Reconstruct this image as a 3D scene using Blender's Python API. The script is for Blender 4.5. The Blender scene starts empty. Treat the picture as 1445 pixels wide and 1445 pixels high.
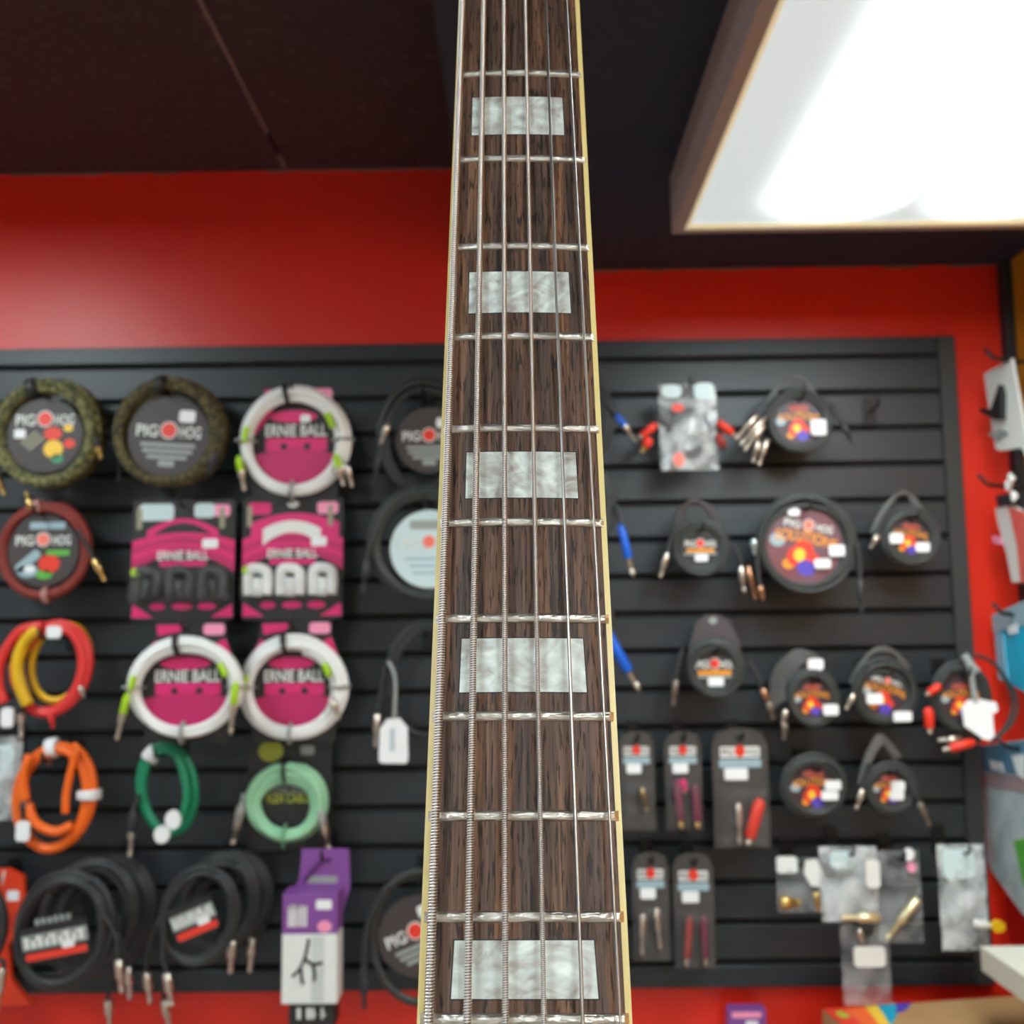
import bpy, math, random
from mathutils import Vector, Matrix

# ------------------------------------------------------------------ camera, world, exposure
SC = bpy.context.scene
COL = SC.collection
F = 1445.0
PITCH, ROLL, YAW = math.radians(6.5), -0.012, math.radians(0.4)
CAM_POS = Vector((0, 0, 1.5))
CAM_ROT = (Matrix.Rotation(YAW, 3, 'Z') @ Matrix.Rotation(math.pi/2 + PITCH, 3, 'X') @ Matrix.Rotation(ROLL, 3, 'Z'))
cam_data = bpy.data.cameras.new('camera')
cam = bpy.data.objects.new('camera', cam_data)
COL.objects.link(cam)
cam.matrix_world = Matrix.Translation(CAM_POS) @ CAM_ROT.to_4x4()
cam_data.sensor_width = 36.0
cam_data.lens = 36.0
cam_data.clip_start = 0.02
cam_data.dof.use_dof = True
cam_data.dof.focus_distance = 0.285
cam_data.dof.aperture_fstop = 19.0
SC.camera = cam

SC.view_settings.view_transform = 'Standard'
SC.view_settings.look = 'None'
SC.view_settings.gamma = 1.0
SC.view_settings.use_curve_mapping = False
SC.view_settings.exposure = 1.2

world = bpy.data.worlds.new('world')
SC.world = world
world.use_nodes = True
wb = world.node_tree.nodes['Background']
wb.inputs[0].default_value = (0.85, 0.92, 1.0, 1)
wb.inputs[1].default_value = 0.25
LAMP_PEAK, LAMP_EDGE = 14.5, 0.26        # luminous strength of the fluorescent diffusers

def at(x, y, Y):
    """photo pixel -> world point on the plane at distance Y in front of the camera position"""
    d = CAM_ROT @ Vector(((x-722.5)/F, -(y-722.5)/F, -1.0))
    return CAM_POS + d*(Y/d.y)
def px_scale(p):
    return -(CAM_ROT.transposed() @ (p-CAM_POS)).z/F

# ------------------------------------------------------------------ materials
def lin(c):
    return tuple(((v/255)/12.92 if v/255 <= .04045 else (((v/255)+.055)/1.055)**2.4) for v in c) + (1.0,)
MATS = {}
def mat(name, rgb, rough=.6, metal=0, rgb2=None, scale=30, stretch=(1, 1, 1), bump=0, bscale=None, spec=.5, coat=0, detail=4, lo=.35, hi=.65):
    if name in MATS: return MATS[name]
    m = bpy.data.materials.new(name); m.use_nodes = True
    nt = m.node_tree; b = nt.nodes['Principled BSDF']
    b.inputs['Base Color'].default_value = lin(rgb)
    b.inputs['Roughness'].default_value = rough
    b.inputs['Metallic'].default_value = metal
    b.inputs['Specular IOR Level'].default_value = spec
    b.inputs['Coat Weight'].default_value = coat
    if rgb2 or bump:
        tc = nt.nodes.new('ShaderNodeTexCoord'); mp = nt.nodes.new('ShaderNodeMapping')
        mp.inputs['Scale'].default_value = stretch
        nt.links.new(tc.outputs['Object'], mp.inputs['Vector'])
        if rgb2:
            n = nt.nodes.new('ShaderNodeTexNoise'); n.inputs['Scale'].default_value = scale; n.inputs['Detail'].default_value = detail
            r = nt.nodes.new('ShaderNodeValToRGB')
            r.color_ramp.elements[0].position = lo; r.color_ramp.elements[1].position = hi
            r.color_ramp.elements[0].color = lin(rgb); r.color_ramp.elements[1].color = lin(rgb2)
            nt.links.new(mp.outputs[0], n.inputs['Vector']); nt.links.new(n.outputs['Fac'], r.inputs[0])
            nt.links.new(r.outputs[0], b.inputs['Base Color'])
        if bump:
            n2 = nt.nodes.new('ShaderNodeTexNoise'); n2.inputs['Scale'].default_value = bscale or scale
            bp = nt.nodes.new('ShaderNodeBump'); bp.inputs['Strength'].default_value = bump; bp.inputs['Distance'].default_value = .004
            nt.links.new(mp.outputs[0], n2.inputs['Vector']); nt.links.new(n2.outputs['Fac'], bp.inputs['Height'])
            nt.links.new(bp.outputs[0], b.inputs['Normal'])
    MATS[name] = m
    return m
def plastic(name, fac, rgb=(235, 240, 240), rough=.12, bump=.6, bscale=60):
    """thin clear film: see-through with a milky glossy layer"""
    if name in MATS: return MATS[name]
    m = bpy.data.materials.new(name); m.use_nodes = True
    nt = m.node_tree; b = nt.nodes['Principled BSDF']; out = nt.nodes['Material Output']
    b.inputs['Base Color'].default_value = lin(rgb); b.inputs['Roughness'].default_value = rough
    tr = nt.nodes.new('ShaderNodeBsdfTransparent'); mx = nt.nodes.new('ShaderNodeMixShader')
    n = nt.nodes.new('ShaderNodeTexNoise'); n.inputs['Scale'].default_value = bscale
    tc = nt.nodes.new('ShaderNodeTexCoord'); nt.links.new(tc.outputs['Object'], n.inputs['Vector'])
    bp = nt.nodes.new('ShaderNodeBump'); bp.inputs['Strength'].default_value = bump; bp.inputs['Distance'].default_value = .01
    nt.links.new(n.outputs['Fac'], bp.inputs['Height']); nt.links.new(bp.outputs[0], b.inputs['Normal'])
    mr = nt.nodes.new('ShaderNodeMapRange'); mr.inputs['From Min'].default_value = .4; mr.inputs['From Max'].default_value = .65
    mr.inputs['To Min'].default_value = fac*.35; mr.inputs['To Max'].default_value = min(1, fac*1.7)
    nt.links.new(n.outputs['Fac'], mr.inputs['Value']); nt.links.new(mr.outputs[0], mx.inputs[0])
    nt.links.new(tr.outputs[0], mx.inputs[1]); nt.links.new(b.outputs[0], mx.inputs[2]); nt.links.new(mx.outputs[0], out.inputs[0])
    MATS[name] = m
    return m

# ------------------------------------------------------------------ mesh helpers
class MB:
    def __init__(self): self.v = []; self.f = []
    def add(self, vs, fs):
        o = len(self.v); self.v += [tuple(p) for p in vs]; self.f += [tuple(i+o for i in f) for f in fs]; return self
    def box(self, a, b):
        (x0, y0, z0), (x1, y1, z1) = a, b
        return self.add([(x0,y0,z0),(x1,y0,z0),(x1,y1,z0),(x0,y1,z0),(x0,y0,z1),(x1,y0,z1),(x1,y1,z1),(x0,y1,z1)],
                        [(0,3,2,1),(4,5,6,7),(0,1,5,4),(1,2,6,5),(2,3,7,6),(3,0,4,7)])
    def bbox(self, a, b, c=.002):
        """box with chamfered long edges in the XZ outline and front"""
        (x0, y0, z0), (x1, y1, z1) = a, b
        def ring(y, k): return [(x0+k,y,z0+k),(x1-k,y,z0+k),(x1-k,y,z1-k),(x0+k,y,z1-k)]
        vs = ring(y0, c)+ring(y0+c, 0)+ring(y1, 0)
        fs = [(0,1,2,3), (11,10,9,8)]
        for j in (0, 4):
            for i in range(4): fs.append((j+i, j+4+i, j+4+(i+1) % 4, j+(i+1) % 4))
        return self.add(vs, fs)
    def prism(self, pts, y0, y1):
        """outline in XZ (counter-clockwise seen from -Y) extruded from y0 to y1"""
        n = len(pts)
        vs = [(p[0], y0, p[1]) for p in pts]+[(p[0], y1, p[1]) for p in pts]
        fs = [tuple(range(n)), tuple(range(2*n-1, n-1, -1))]
        fs += [(i, n+i, n+(i+1) % n, (i+1) % n) for i in range(n)]
        return self.add(vs, fs)
    def tube(self, path, rad, seg=8, cap=True):
        path = [Vector(p) for p in path]; n = len(path)
        rads = rad if isinstance(rad, (list, tuple)) else [rad]*n
        vs = []; prev = None
        for i in range(n):
            t = (path[min(i+1, n-1)]-path[max(i-1, 0)])
            t = t.normalized() if t.length > 1e-9 else Vector((0, 0, 1))
            if prev is None:
                a = Vector((0, 1, 0)) if abs(t.y) < .9 else Vector((1, 0, 0))
                u = (a-t*a.dot(t)).normalized()
            else:
                u = prev-t*prev.dot(t)
                u = u.normalized() if u.length > 1e-6 else t.orthogonal().normalized()
            prev = u; w = t.cross(u)
            for k in range(seg):
                q = 2*math.pi*k/seg
                vs.append(path[i]+(u*math.cos(q)+w*math.sin(q))*rads[i])
        fs = []
        for i in range(n-1):
            for k in range(seg):
                fs.append((i*seg+k, i*seg+(k+1) % seg, (i+1)*seg+(k+1) % seg, (i+1)*seg+k))
        if cap:
            fs.append(tuple(range(seg-1, -1, -1))); fs.append(tuple((n-1)*seg+k for k in range(seg)))
        return self.add(vs, fs)
    def build(self, name, m, parent=None, smooth=False, loc=None, rot=None):
        me = bpy.data.meshes.new(name); me.from_pydata(self.v, [], self.f); me.update()
        if m: me.materials.append(m)
        if smooth: me.polygons.foreach_set('use_smooth', [True]*len(me.polygons))
        return link(name, me, parent, loc, rot)
def link(name, me, parent=None, loc=None, rot=None):
    o = bpy.data.objects.new(name, me); COL.objects.link(o)
    if parent: o.parent = parent
    if loc: o.location = loc
    if rot: o.rotation_euler = rot
    return o
def tag(o, label=None, cat=None, group=None, kind=None):
    for k, v in (('label', label), ('category', cat), ('group', group), ('kind', kind)):
        if v: o[k] = v
    return o
def empty(name, loc, label, cat, group=None):
    o = bpy.data.objects.new(name, None); COL.objects.link(o); o.location = loc; o.empty_display_size = .02
    return tag(o, label, cat, group)
def struct(o): o['kind'] = 'structure'; return o
def ellipse(rx, rz, n=40, cx=0, cz=0): return [(cx+rx*math.cos(2*math.pi*i/n), cz+rz*math.sin(2*math.pi*i/n)) for i in range(n)]
def rrect(x0, z0, x1, z1, r, n=4):
    pts = []
    for cx, cz, a in ((x1-r, z0+r, -90), (x1-r, z1-r, 0), (x0+r, z1-r, 90), (x0+r, z0+r, 180)):
        for i in range(n+1):
            q = math.radians(a+90*i/n); pts.append((cx+r*math.cos(q), cz+r*math.sin(q)))
    return pts
TEXT = {}
def text_mesh(s):
    """flat lettering: mesh of the string, centred, 1 unit wide box kept in XZ"""
    if s not in TEXT:
        cu = bpy.data.curves.new('lettering', 'FONT'); cu.body = s; cu.align_x = 'CENTER'; cu.align_y = 'CENTER'; cu.resolution_u = 3; cu.offset = .018
        o = bpy.data.objects.new('lettering', cu); COL.objects.link(o)
        dg = bpy.context.evaluated_depsgraph_get(); dg.update()
        me = bpy.data.meshes.new_from_object(o.evaluated_get(dg))
        vs = [tuple(v.co) for v in me.vertices]; fs = [tuple(p.vertices) for p in me.polygons]
        bpy.data.objects.remove(o); bpy.data.curves.remove(cu); bpy.data.meshes.remove(me)
        xs = [v[0] for v in vs]; ys = [v[1] for v in vs]
        cx, cy, w, h = (min(xs)+max(xs))/2, (min(ys)+max(ys))/2, max(xs)-min(xs), max(ys)-min(ys)
        TEXT[s] = ([((v[0]-cx)/w, (v[1]-cy)/h) for v in vs], fs)
    return TEXT[s]
def lettering(name, s, w, h, m, parent, loc, tilt=0, arch=0):
    vs, fs = text_mesh(s)
    mb = MB(); mb.add([(x*w, 0, z*h - arch*(2*x)**2*h) for x, z in vs], fs)
    return mb.build(name, m, parent, loc=loc, rot=(0, tilt, 0) if tilt else None)
def patch(name, pts, m, parent, y, t=.0004):
    return MB().prism(pts, y, y+t).build(name, m, parent)

# ------------------------------------------------------------------ the room
WALL_Y = 2.185
Z_HI, Z_LO, SOFFIT_X, SIDE_X = 2.524, 2.283, -0.10, 1.075
M_red = mat('red_wall_paint', (222, 40, 20), .38, rgb2=(216, 37, 18), scale=3, bump=.05, bscale=120, coat=.0)
M_ceil = mat('black_ceiling_paint', (50, 36, 38), .6, rgb2=(92, 76, 78), scale=55, bump=.5, bscale=40, lo=.58, hi=.8)
M_soff = mat('black_soffit_paint', (26, 31, 46), .7, rgb2=(32, 36, 50), scale=8, bump=.3, bscale=40)
M_side = mat('ochre_wall_paint', (205, 130, 22), .55, rgb2=(190, 118, 18), scale=5)
M_grey = mat('pale_shop_paint', (226, 226, 222), .8, rgb2=(218, 218, 214), scale=4)
M_floor = mat('grey_floor_tile', (178, 176, 170), .6, rgb2=(166, 164, 158), scale=8)
struct(MB().box((-2.6, WALL_Y, 0), (1.3, WALL_Y+.1, Z_HI+.1)).build('wall_back', M_red))
struct(MB().box((SIDE_X, -2.6, 0), (SIDE_X+.1, WALL_Y, Z_HI+.1)).build('wall_right', M_side))
struct(MB().box((-2.7, -2.6, 0), (-2.6, WALL_Y+.1, Z_HI+.1)).build('wall_left', M_grey))
struct(MB().box((-2.7, -2.7, 0), (1.3, -2.6, Z_HI+.1)).build('wall_front', M_grey))
struct(MB().box((-2.7, -2.7, -.1), (1.3, WALL_Y+.1, 0)).build('floor', M_floor))
# ceiling: two boards left of the drop, meeting at a joint that runs towards the wall
ceil = struct(MB().box((-2.7, -2.7, Z_HI+.012), (SOFFIT_X, WALL_Y+.1, Z_HI+.1)).build('ceiling', M_ceil))
JX = at(405, 226, WALL_Y).x
MB().box((-2.7, -2.7, Z_HI), (JX-.003, WALL_Y, Z_HI+.012)).build('ceiling_board', M_ceil, ceil)
MB().box((JX+.003, -2.7, Z_HI), (SOFFIT_X, WALL_Y, Z_HI+.012)).build('ceiling_board', M_ceil, ceil)
jm = MB(); rnd = random.Random(4); y = -2.6
while y < WALL_Y-.01:
    l = rnd.uniform(.03, .12); w = rnd.uniform(.0015, .004)
    if rnd.random() < .8: jm.box((JX-w, y, Z_HI-.002), (JX+w, min(y+l, WALL_Y), Z_HI+.006))
    y += l
jm.build('joint_filler', mat('dusty_filler', (120, 92, 88), .9), ceil)
struct(MB().box((SOFFIT_X, -2.7, Z_LO), (1.3, WALL_Y, Z_HI+.1)).build('ceiling_drop', M_soff))
# ragged paint line where ceiling and wall meet
cm = MB(); x = -1.25
while x < SIDE_X-.03:
    l = rnd.uniform(.02, .09); z = Z_HI if x+l < SOFFIT_X else Z_LO; h = rnd.uniform(.001, .005)
    if not (x < SOFFIT_X <= x+l) and rnd.random() < .6: cm.box((x, WALL_Y-.004, z-h), (x+l, WALL_Y+.002, z+.001))
    x += l
struct(cm.build('trim_1', mat('grey_caulk', (125, 88, 80), .9)))
# dark corner post between red wall and ochre side wall
CX0 = at(1405, 369, WALL_Y).x
struct(MB().bbox((CX0, WALL_Y-.03, 0), (SIDE_X, WALL_Y, Z_LO), .003).build('trim_2', mat('black_trim', (30, 30, 36), .55)))

# ------------------------------------------------------------------ ceiling lamps
def lamp_diffuser_mat():
    m = bpy.data.materials.new('prismatic_diffuser'); m.use_nodes = True
    nt = m.node_tree; N = nt.nodes.new; K = nt.links.new
    b = nt.nodes['Principled BSDF']; b.inputs['Base Color'].default_value = (.36, .38, .36, 1); b.inputs['Roughness'].default_value = .35
    tc = N('ShaderNodeTexCoord'); sp = N('ShaderNodeSeparateXYZ'); K(tc.outputs['Object'], sp.inputs[0])
    def mth(op, a, c=None, d=None):
        n = N('ShaderNodeMath'); n.operation = op
        for i, v in enumerate((a, c, d)):
            if v is None: continue
            if isinstance(v, (int, float)): n.inputs[i].default_value = v
            else: K(v, n.inputs[i])
        return n.outputs[0]
    # distance from the tube pair that runs along the box (a capsule of half length .46)
    ax = mth('MAXIMUM', mth('SUBTRACT', mth('ABSOLUTE', mth('SUBTRACT', mth('ABSOLUTE', sp.outputs[0]), .13)), .01), 0)
    ay = mth('MAXIMUM', mth('SUBTRACT', mth('ABSOLUTE', sp.outputs[1]), .46), 0)
    d2 = mth('ADD', mth('MULTIPLY', ax, ax), mth('MULTIPLY', ay, ay))
    g = mth('POWER', 2.71828, mth('MULTIPLY', d2, -1/.0030))
    st = mth('ADD', mth('MULTIPLY', g, LAMP_PEAK), LAMP_EDGE)
    b.inputs['Emission Color'].default_value = (.85, .97, 1.0, 1)
    K(st, b.inputs['Emission Strength'])
    w = N('ShaderNodeTexChecker'); w.inputs['Scale'].default_value = 220; K(tc.outputs['Object'], w.inputs['Vector'])
    bp = N('ShaderNodeBump'); bp.inputs['Strength'].default_value = .3; bp.inputs['Distance'].default_value = .002
    K(w.outputs['Fac'], bp.inputs['Height']); K(bp.outputs[0], b.inputs['Normal'])
    return m
M_diff = lamp_diffuser_mat()
M_lampbox = mat('beige_lamp_housing', (150, 132, 128), .55)
M_lip = mat('yellowed_lens_lip', (222, 214, 170), .5, rgb2=(214, 180, 110), scale=9)
M_lip.node_tree.nodes['Principled BSDF'].inputs['Emission Color'].default_value = (.95, .88, .62, 1)      # the rim of the lit lens glows too
M_lip.node_tree.nodes['Principled BSDF'].inputs['Emission Strength'].default_value = .16
def ceiling_lamp(x0, y0, zc, label, w=.76, l=1.22, h=.103):
    o = empty('ceiling_lamp', (x0+w/2, y0+l/2, zc-h), label, 'lamp', 'fluorescent ceiling lamps')
    X, Y, t = w/2, l/2, .02
    hb = MB()
    hb.box((-X, -Y, 0), (-X+t, Y, h)).box((X-t, -Y, 0), (X, Y, h)).box((-X+t, -Y, 0), (X-t, -Y+t, h)).box((-X+t, Y-t, 0), (X-t, Y, h))
    hb.box((-X+t, -Y+t, h-.01), (X-t, Y-t, h))
    hb.build('lamp_housing', M_lampbox, o)
    lp = MB(); k = .006
    lp.box((-X+t, -Y+t, -.001), (-X+t+k, Y-t, .012)).box((X-t-k, -Y+t, -.001), (X-t, Y-t, .012)).box((-X+t+k, -Y+t, -.001), (X-t-k, -Y+t+k, .012)).box((-X+t+k, Y-t-k*2.2, -.001), (X-t-k, Y-t, .012))
    lp.build('lens_lip', M_lip, o)
    MB().box((-X+t+k, -Y+t+k, .003), (X-t-k, Y-t-k*2.2, .007)).build('diffuser', M_diff, o)
    return o
LY = .50
ceiling_lamp(.272, LY, Z_LO, 'boxy fluorescent ceiling lamp under the lower ceiling, beige housing, glowing prismatic lens')
ceiling_lamp(-1.80, LY-.1, Z_HI, 'boxy fluorescent ceiling lamp on the higher ceiling, over the hanging cable coils')
ceiling_lamp(.272, -1.75, Z_LO, 'added unseen fluorescent lamp under the lower ceiling, away from the cable display')  # unseen lamp added behind the camera to light the room
ceiling_lamp(-1.2, -1.75, Z_HI, 'added unseen fluorescent lamp on the higher ceiling, away from the cable display')  # another unseen lamp, added for more light from behind the camera

# ------------------------------------------------------------------ slat wall panel
PX0, PX1, PZ0, PZ1 = -1.75, .943, .777, 2.116
SLAT_Y = 2.160
M_slat = mat('charcoal_slat_laminate', (38, 45, 50), .42, rgb2=(34, 40, 44), scale=40, stretch=(.2, 1, 1))
M_slatback = mat('black_slot_board', (26, 27, 29), .8)
M_frame = mat('charcoal_panel_frame', (50, 50, 49), .6)
pan = empty('slatwall_panel', ((PX0+PX1)/2, SLAT_Y, PZ0), 'charcoal slatwall display panel fixed on the red wall, filled with hanging cables', 'display panel')
ox, oz = (PX0+PX1)/2, PZ0
def pl(x, y, z): return (x-ox, y-SLAT_Y, z-oz)
MB().box(pl(PX0, SLAT_Y+.014, PZ0), pl(PX1, WALL_Y, PZ1)).build('backing_board', M_slatback, pan)
FW = .038
g0, pitch, gap = 2.0735, .078, .013
zt = PZ1; edges = []
k = 0
while zt > PZ0+.02:
    zb = max(g0-pitch*k+gap/2, PZ0)
    edges.append((zb, zt)); zt = g0-pitch*k-gap/2; k += 1
meshes = {}
for zb, ztop in edges:
    h = round(ztop-zb, 4)
    if h not in meshes:
        mb = MB(); w = (PX1-FW-PX0)/2
        mb.bbox((-w, 0, 0), (w, .0145, h), .0015); me = bpy.data.meshes.new('slat'); me.from_pydata(mb.v, [], mb.f); me.update(); me.materials.append(M_slat); meshes[h] = me
    link('slat', meshes[h], pan, pl((PX0+PX1-FW)/2, SLAT_Y, zb))
MB().bbox(pl(PX1-FW+.001, SLAT_Y-.004, PZ0), pl(PX1, SLAT_Y+.0145, PZ1), .002).build('side_frame', M_frame, pan)
# ------------------------------------------------------------------ the long-scale guitar neck
SCALE = .762
def fret_s(n): return SCALE*(1-2**(-n/12))
S12 = fret_s(12)
NEAR = Vector((.0030, -.11989, -.24179))               # 12th fret crown, in the camera's frame at build time
ydir = Vector((-.0012, .92051, -.39071)).normalized()
zdir = Vector((0, .39071, .92051)).normalized(); xdir = ydir.cross(zdir).normalized()
NM = Matrix((xdir, ydir, zdir)).transposed()
gw = cam.matrix_world @ (Matrix.Translation(NEAR) @ NM.to_4x4())
gtr = empty('electric_guitar', (0, 0, 0), 'electric guitar neck with bound rosewood fretboard, pearl block inlays and six metal strings', 'guitar')
gtr.matrix_world = gw
RAD = .241
def hw(s): return .02205+(.02565-.02205)*(s-.049)/.332   # half width of the board, binding included
def ly(s): return S12-s                                  # local y of a point s metres from the nut
def arc(x): return -(RAD-math.sqrt(RAD*RAD-x*x))         # crown drop across the radiused board
CROWN = .0011; BIND = .0016
S_END = fret_s(20)+.004
def rosewood():
    m = bpy.data.materials.new('rosewood'); m.use_nodes = True
    nt = m.node_tree; N = nt.nodes.new; K = nt.links.new; b = nt.nodes['Principled BSDF']
    tc = N('ShaderNodeTexCoord')
    def noise(sc, st, det=4, rgh=.6):
        mp = N('ShaderNodeMapping'); mp.inputs['Scale'].default_value = st; K(tc.outputs['Object'], mp.inputs[0])
        n = N('ShaderNodeTexNoise'); n.inputs['Scale'].default_value = sc; n.inputs['Detail'].default_value = det; n.inputs['Roughness'].default_value = rgh
        K(mp.outputs[0], n.inputs['Vector']); return n.outputs['Fac']
    def ramp(src, stops):
        r = N('ShaderNodeValToRGB'); e = r.color_ramp.elements
        e[0].position, e[0].color = stops[0][0], lin(stops[0][1]); e[1].position, e[1].color = stops[-1][0], lin(stops[-1][1])
        for p, c in stops[1:-1]: q = e.new(p); q.color = lin(c)
        K(src, r.inputs[0]); return r.outputs[0]
    base = ramp(noise(1, (170, 7, 20), 5), [(.3, (74, 60, 56)), (.45, (100, 76, 64)), (.55, (122, 88, 68)), (.72, (172, 124, 84))])
    fine = ramp(noise(1, (900, 26, 20), 3), [(.36, (92, 84, 80)), (.6, (255, 255, 255))])
    pore = ramp(noise(1, (1300, 130, 20), 2, .4), [(.37, (30, 25, 25)), (.43, (255, 255, 255))])
    m1 = N('ShaderNodeMix'); m1.data_type = 'RGBA'; m1.blend_type = 'MULTIPLY'; m1.inputs[0].default_value = .8
    m2 = N('ShaderNodeMix'); m2.data_type = 'RGBA'; m2.blend_type = 'MULTIPLY'; m2.inputs[0].default_value = .78
    K(base, m1.inputs[6]); K(fine, m1.inputs[7]); K(m1.outputs[2], m2.inputs[6]); K(pore, m2.inputs[7]); K(m2.outputs[2], b.inputs['Base Color'])
    b.inputs['Roughness'].default_value = .5; b.inputs['Specular IOR Level'].default_value = .45
    bp = N('ShaderNodeBump'); bp.inputs['Strength'].default_value = .5; bp.inputs['Distance'].default_value = .0003
    K(pore, bp.inputs['Height']); K(bp.outputs[0], b.inputs['Normal'])
    return m
def pearl():
    m = bpy.data.materials.new('pearl_inlay'); m.use_nodes = True
    nt = m.node_tree; N = nt.nodes.new; K = nt.links.new; b = nt.nodes['Principled BSDF']
    tc = N('ShaderNodeTexCoord'); mp = N('ShaderNodeMapping'); mp.inputs['Scale'].default_value = (1, 1.3, 1); K(tc.outputs['Object'], mp.inputs[0])
    n = N('ShaderNodeTexNoise'); n.inputs['Scale'].default_value = 95; n.inputs['Detail'].default_value = 5; n.inputs['Distortion'].default_value = 2.2
    K(mp.outputs[0], n.inputs['Vector'])
    w = N('ShaderNodeTexNoise'); w.inputs['Scale'].default_value = 42; w.inputs['Distortion'].default_value = 4.5; w.inputs['Detail'].default_value = 2; K(mp.outputs[0], w.inputs['Vector'])
    r = N('ShaderNodeValToRGB'); e = r.color_ramp.elements
    e[0].position = .34; e[0].color = lin((168, 166, 160)); e[1].position = .66; e[1].color = lin((246, 254, 250))
    q = e.new(.46); q.color = lin((206, 210, 206)); q = e.new(.52); q.color = lin((214, 226, 222))
    a = N('ShaderNodeMath'); a.operation = 'ADD'; h = N('ShaderNodeMath'); h.operation = 'MULTIPLY'; h.inputs[1].default_value = .5
    K(n.outputs['Fac'], a.inputs[0]); K(w.outputs['Fac'], a.inputs[1]); K(a.outputs[0], h.inputs[0]); K(h.outputs[0], r.inputs[0]); K(r.outputs[0], b.inputs['Base Color'])
    b.inputs['Roughness'].default_value = .3; b.inputs['Specular IOR Level'].default_value = .5
    return m
M_rose, M_pearl = rosewood(), pearl()
M_bind = mat('cream_binding', (240, 222, 150), .35)
M_fret = mat('nickel_fret_wire', (236, 232, 224), .38, 1, rgb2=(200, 193, 182), scale=500, stretch=(.3, 1, 1), bump=.25, bscale=900)
M_string = mat('nickel_string_wrap', (236, 232, 228), .33, 1)
M_groove = mat('tarnish_shade_groove', (84, 78, 74), .5, 1)  # shade in the wrap grooves painted in as darker, tarnished metal
M_plain = mat('plain_steel_string', (176, 174, 171), .34, 1)
M_neck = mat('dark_stained_neck', (96, 58, 34), .35, rgb2=(80, 46, 28), scale=30, stretch=(4, .3, 1))
M_ebony = mat('black_headstock_lacquer', (20, 19, 20), .2)
# fretboard slab (radiused top) and its bindings
def board(x0f, x1f, top, bottom, s0, s1, nx=10, ns=24):
    mb = MB(); rows = []
    for i in range(ns+1):
        s = s0+(s1-s0)*i/ns; a, c = x0f(s), x1f(s)
        rows.append([(a+(c-a)*k/nx, ly(s), top+arc(a+(c-a)*k/nx)) for k in range(nx+1)]+[(c, ly(s), bottom), (a, ly(s), bottom)])
    m = nx+3
    vs = [p for r in rows for p in r]; fs = []
    for i in range(ns):
        for k in range(m): fs.append((i*m+k, (i+1)*m+k, (i+1)*m+(k+1) % m, i*m+(k+1) % m))
    fs += [tuple(range(m)), tuple(ns*m+k for k in range(m-1, -1, -1))]
    return mb.add(vs, fs)
board(lambda s: -hw(s)+BIND, lambda s: hw(s)-BIND, -CROWN, -CROWN-.006, 0, S_END).build('fretboard', M_rose, gtr)
board(lambda s: -hw(s), lambda s: -hw(s)+BIND, -CROWN, -CROWN-.006, 0, S_END, 2).build('binding', M_bind, gtr)
board(lambda s: hw(s)-BIND, lambda s: hw(s), -CROWN, -CROWN-.006, 0, S_END, 2).build('binding', M_bind, gtr)
# neck back: D profile
nb = MB(); rows = []; ns, m = 16, 13
for i in range(ns+1):
    s = S_END*i/ns; w = hw(s); d = .020+.003*s/S_END
    rows += [(w*math.cos(math.pi*k/(m-1)), ly(s), -CROWN-.006-d*math.sin(math.pi*k/(m-1))) for k in range(m)]
fs = [(i*m+k, i*m+(k+1) % m, (i+1)*m+(k+1) % m, (i+1)*m+k) for i in range(ns) for k in range(m)]
nb.add(rows, fs+[tuple(range(m-1, -1, -1)), tuple(ns*m+k for k in range(m))]).build('neck', M_neck, gtr, True)
# frets, each with bevelled ends
for n in range(1, 21):
    s = fret_s(n); w = hw(s)-.0006; vs = []; m = 9; nx = 16
    for i in range(nx+1):
        u = -1+2*i/nx
        for k in range(m):
            q = math.pi*k/(m-1); zz = CROWN*(math.sin(q)**.8)+.0001
            ins = .0013*(zz/CROWN) if i in (0, nx) else 0
            x = u*w-math.copysign(ins, u)
            vs.append((x, ly(s)+.0013*math.cos(q), -CROWN+zz+arc(u*w)-.0001))
    fs = [(i*m+k, (i+1)*m+k, (i+1)*m+k+1, i*m+k+1) for i in range(nx) for k in range(m-1)]
    fs += [tuple(range(m)), tuple(nx*m+k for k in range(m-1, -1, -1))]
    MB().add(vs, fs).build('fret', M_fret, gtr)
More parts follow.
